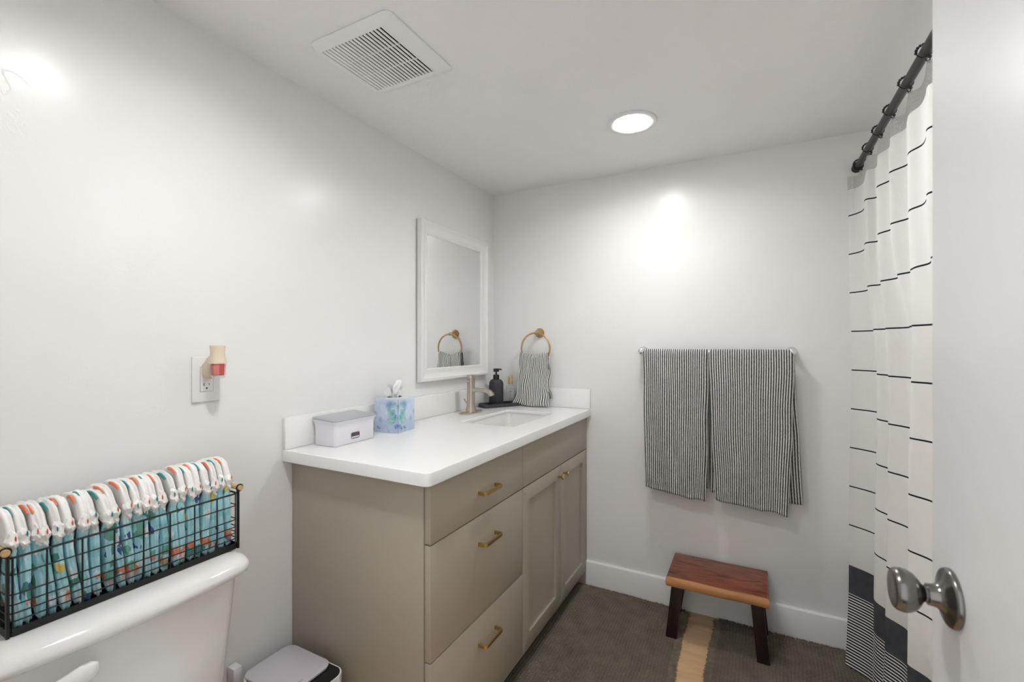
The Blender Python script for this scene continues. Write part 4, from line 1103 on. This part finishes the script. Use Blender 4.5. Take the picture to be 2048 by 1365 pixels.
bm = bmesh.new(); V, F = loft(rings); vs = [bm.verts.new(v) for v in V]
for f in F:
    try: bm.faces.new([vs[i] for i in f])
    except ValueError: pass
bmesh.ops.remove_doubles(bm, verts=bm.verts, dist=1e-5)
top = frombm('seat', bm, M['stool_wood'], st, True); top.location = (0, 0, 0.27)
for sx in (-1, 1):
    for sy in (-1, 1):
        xt = sx * 0.150; xb = sx * 0.172 - (0.012 if (sx < 0 and sy > 0) else 0); yt = sy * 0.083; yb_ = sy * 0.104
        rings = []
        for z, xx, yy, a, b_ in ((0.0095, xb, yb_, 0.0215, 0.0150), (0.012, xb, yb_, 0.0225, 0.0160), (0.232, xt, yt, 0.0225, 0.0160)):
            rings.append([(xx + q[0], yy + q[1], z) for q in rrect(0, 0, a, b_, 0.003, 2)])
        lofto('leg', rings, M['walnut_leg'], st)

# ================================================================ RUGS
def rug(x0, x1, y0, y1, seed, label):
    t = thing('bath_rug', label, 'rug', ((x0 + x1) / 2, (y0 + y1) / 2, 0.0), 0, 'woven bath rugs')
    c = 0.0125; st_ = 0.0021
    nx = int((x1 - x0) / st_) + 1; ny = int((y1 - y0) / st_) + 1
    X, Y = np.meshgrid(np.linspace(x0, x1, nx), np.linspace(y0, y1, ny))
    # gentle weave drift
    Xw = X + 0.004 * np.sin(Y * 9 + seed) + 0.0015 * np.sin(Y * 31 + X * 5); Yw = Y + 0.003 * np.sin(X * 11 + seed)
    cx_ = np.abs(np.cos(np.pi * (X - x0) / c)) ** 3.2; cy_ = np.abs(np.cos(np.pi * (Y - y0) / c)) ** 4
    Hh = 0.0010 + 0.0100 * np.maximum(0.95 * cx_, cy_) + 0.0008 * np.sin(X * 260) * np.sin(Y * 233)
    e = np.minimum.reduce([X - x0, x1 - X, Y - y0, y1 - Y]); Hh = Hh * np.clip(e / 0.004, 0.25, 1)
    wob = 0.0025 * np.sin(Y * 14 + seed); edge_x = (x1 - X < 0.03) | (X - x0 < 0.03)
    Xw = Xw + wob * edge_x * 0
    V = np.stack([Xw - (x0 + x1) / 2, Yw - (y0 + y1) / 2, Hh], -1).reshape(-1, 3)
    I = np.arange(nx * ny).reshape(ny, nx); Fq = np.stack([I[:-1, :-1], I[:-1, 1:], I[1:, 1:], I[1:, :-1]], -1).reshape(-1, 4)
    me = bpy.data.meshes.new('woven_field'); me.vertices.add(len(V)); me.vertices.foreach_set('co', V.ravel())
    me.loops.add(Fq.size); me.loops.foreach_set('vertex_index', Fq.ravel().astype(np.int32)); me.polygons.add(len(Fq))
    me.polygons.foreach_set('loop_start', np.arange(0, Fq.size, 4, dtype=np.int32)); me.polygons.foreach_set('use_smooth', np.ones(len(Fq), dtype=bool))
    me.update(calc_edges=True); me.validate(); me.materials.append(M['olive_knit'])
    o = link(bpy.data.objects.new('woven_field', me), t)
    rnd = random.Random(seed); V = []; F = []
    mx, my = (x0 + x1) / 2, (y0 + y1) / 2
    def tuft(px, py, dx, dy):
        L = rnd.uniform(0.018, 0.029); sw = rnd.uniform(-0.4, 0.4); w_ = 0.0016
        ddx, ddy = dx - dy * sw, dy + dx * sw; tx, ty = -dy, dx; i = len(V)
        pr = [(0.0, 0.005), (0.5, 0.0065 + rnd.uniform(-0.001, 0.0025)), (1.0, 0.002 + rnd.uniform(0, 0.004))]
        for f, z in pr:
            q = w_ * (1 - 0.5 * f)
            V.extend([(px + ddx * L * f - tx * q - mx, py + ddy * L * f - ty * q - my, z - 0.0008), (px + ddx * L * f - mx, py + ddy * L * f - my, z + 0.0010), (px + ddx * L * f + tx * q - mx, py + ddy * L * f + ty * q - my, z - 0.0008)])
        for k in range(2):
            a = i + k * 3; F.extend([(a, a + 1, a + 4, a + 3), (a + 1, a + 2, a + 5, a + 4), (a + 2, a, a + 3, a + 5)])
    def drift(x, y): return x + 0.004 * math.sin(y * 9 + seed) + 0.0015 * math.sin(y * 31 + x * 5), y + 0.003 * math.sin(x * 11 + seed)
    y = y0
    while y < y1:
        for x, d in ((x0, -1), (x1, 1)):
            for q in range(3):
                a, b_ = drift(x - d * 0.003 * q, y); tuft(a, b_, d, 0)
        y += 0.0022
    x = x0
    while x < x1:
        for yy, d in ((y0, -1), (y1, 1)):
            for q in range(2):
                a, b_ = drift(x, yy - d * 0.003 * q); tuft(a, b_, 0, d)
        x += 0.0022
    stuff(mk('fringe', V, F, M['rug_fringe'], t, False))
rug(0.500, 1.048, -0.98, -0.042, 0.7, 'dark olive woven rug with fringe in front of the vanity doors')
rug(1.198, 1.742, -1.00, -0.040, 2.1, 'dark olive woven rug with fringe under the curtain side of the stool')

# ================================================================ BATHTUB behind the curtain, unseen, added to bounce the shower light
tub = thing('bathtub', 'white bathtub hidden behind the striped shower curtain', 'bathtub', (2.14, -0.78, 0))
rings = []
for z, g, r_ in ((0.0, 0.0, 0.01), (0.43, 0.0, 0.01), (0.445, -0.008, 0.015), (0.445, -0.06, 0.08), (0.43, -0.07, 0.10), (0.14, -0.13, 0.12), (0.10, -0.18, 0.10)):
    rings.append([(x, y, z) for x, y in rrect(0, 0, 0.352 + g, 0.772 + g, r_, 6)])
lofto('tub_shell', rings, M['porcelain'], tub)
latheo('tub_drain', [(0.0, 0.102), (0.025, 0.102), (0.027, 0.100)], M['chrome'], tub, at=(0, -0.45, 0), n=20)
# ================================================================ SHOWER CURTAIN, ROD, RINGS
ROD_Z = 1.974; ROD_X = 1.708
rod = thing('curtain_rod', 'dark bronze shower curtain rod running out from the back wall', 'curtain rod', (ROD_X, 0, ROD_Z))
latheo('rod', [(0.0, -2.32), (0.0125, -2.32), (0.0125, -0.02), (0, -0.02)], M['rod'], rod, n=28, axis='y')
latheo('end_flange', [(0.0185, -0.0005), (0.0185, -0.010), (0.0165, -0.012), (0.0165, -0.020), (0.0185, -0.022), (0.0185, -0.030), (0.0160, -0.034), (0.0, -0.034)], M['black_plastic'], rod, n=28, axis='y')
ring_ys = [-0.050, -0.218, -0.372, -0.523, -0.690, -0.845, -1.00, -1.15, -1.30]
def hook(y, label):
    t = thing('curtain_ring', label, 'curtain ring', (ROD_X, y, ROD_Z), random.uniform(-0.06, 0.06), 'beaded curtain rings on the rod')
    R = 0.0158
    pts = []
    for k in range(26):
        a = 2 * PI * k / 26; pts.append((-R * math.sin(a) * 1.05 - 0.002, 0.004 * math.cos(a), R * math.cos(a) * 1.08 + 0.002))
    tubeo('wire_loop', pts, 0.0013, M['black_metal'], t, n=6, closed=True)
    for k in range(5):
        a = math.radians(8 + 22 * k); x_, z_ = -R * math.sin(a) * 1.05 - 0.002, R * math.cos(a) * 1.08 + 0.002
        V, F = lathe([(0, -0.0036), (0.0026, -0.0026), (0.0036, 0), (0.0026, 0.0026), (0, 0.0036)], 10)
        mk('bead', off(V, (x_, 0, z_)), F, M['black_plastic'], t, True)
    for s in (-1, 1):
        V, F = lathe([(0, -0.0042), (0.0032, -0.003), (0.0044, 0), (0.0032, 0.003), (0, 0.0042)], 10)
        mk('hook_tip', off(V, (0.007 + 0.002 * s, 0.012 * s, -0.020)), F, M['black_plastic'], t, True)
    tubeo('hook_wire', [(0.0, 0.003, -0.017), (0.005, 0.010, -0.019), (0.008, 0.006, -0.024), (0.006, 0.0, -0.027), (0.007, -0.010, -0.021)], 0.0013, M['black_metal'], t, n=6)
    return t
for i, y in enumerate(ring_ys):
    hook(y, 'black beaded curtain ring, %s along the rod from the back wall' % ords[i])

T = [(1.678, -.014), (1.704, -.052), (1.712, -.105), (1.692, -.240), (1.721, -.262), (1.714, -.33), (1.698, -.396), (1.720, -.45), (1.715, -.50), (1.703, -.541), (1.732, -.592), (1.722, -.64), (1.711, -.698), (1.726, -.745), (1.720, -.80), (1.708, -.855), (1.730, -.90), (1.715, -1.0), (1.732, -1.06), (1.712, -1.17), (1.732, -1.22), (1.712, -1.33), (1.73, -1.38), (1.715, -1.45)]
Bt = [(1.682, -.024), (1.750, -.086), (1.752, -.150), (1.716, -.288), (1.736, -.350), (1.735, -.385), (1.727, -.402), (1.764, -.455), (1.768, -.520), (1.752, -.590), (1.735, -.630), (1.7215, -.660), (1.758, -.712), (1.760, -.80), (1.740, -.86), (1.722, -.93), (1.757, -.98), (1.755, -1.07), (1.722, -1.18), (1.757, -1.24), (1.72, -1.38), (1.755, -1.42), (1.74, -1.5), (1.72, -1.55)]
NU = 560
Ts = catmull([(a, b, 0) for a, b in T], NU); Bs = catmull([(a, b, 0) for a, b in Bt], NU)
def ss(x): x = max(0, min(1, x)); return x * x * (3 - 2 * x)
xo = [(1.99, 0.0), (1.776, 0.0), (1.47, 0.004), (1.33, 0.006), (1.17, 0.004), (0.85, 0.0), (0.52, -0.003), (0.25, -0.006), (0.0, -0.014)]
def xoff(z):
    for (a, b), (c, d) in zip(xo, xo[1:]):
        if c <= z <= a: return d + (b - d) * (z - c) / (a - c)
    return 0
arc = [0.0]
for i in range(1, NU): arc.append(arc[-1] + (Bs[i] - Bs[i - 1]).length)
def cpoint(i, z):
    k = ss((1.62 - z) / 0.52); p = Ts[i].lerp(Bs[i], k)
    fl = max(0, (0.26 - z) / 0.25); yy = p.y - 0.110 * fl * (1 - 0.6 * ss((i - 20) / 200))
    xx = p.x + xoff(z) - 0.018 * fl + 0.0012 * math.sin(z * 7 + i * 0.02)
    if z > 1.8:                       # gather toward the rod
        f = (z - 1.8) / 0.15; xx = xx + (ROD_X + 0.004 - xx) * 0.45 * f - (0.020 * f if i < 14 else 0)
    return (xx, yy, z)
cur = thing('shower_curtain', 'white shower curtain with thin black stripes and a charcoal striped bottom band', 'shower curtain', (0, 0, 0))
zs = [0.014 + (1.885 - 0.014) * j / 96 for j in range(97)]
V = []; UV = []; F = []
for z in zs:
    for i in range(NU): V.append(cpoint(i, z)); UV.append((arc[i], z))
for j in range(len(zs) - 1):
    for i in range(NU - 1): a = j * NU + i; F.append((a, a + 1, a + NU + 1, a + NU))
mk('cloth', V, F, M['curtain'], cur, True, uv=UV)
V = []; UV = []; F = []
def topz(y):
    for a, b in zip(ring_ys, ring_ys[1:]):
        if b <= y <= a: f = (a - y) / (a - b); return 1.950 - 0.020 * math.sin(PI * f)
    return 1.935
for j in range(9):
    for i in range(NU):
        tz = topz(Ts[i].y); z = 1.885 + (tz - 1.885) * j / 8; V.append(cpoint(i, z)); UV.append((arc[i], z))
for j in range(8):
    for i in range(NU - 1): a = j * NU + i; F.append((a, a + 1, a + NU + 1, a + NU))
mk('mesh_header', V, F, M['mesh_header'], cur, True, uv=UV, label='see-through white knit mesh header')
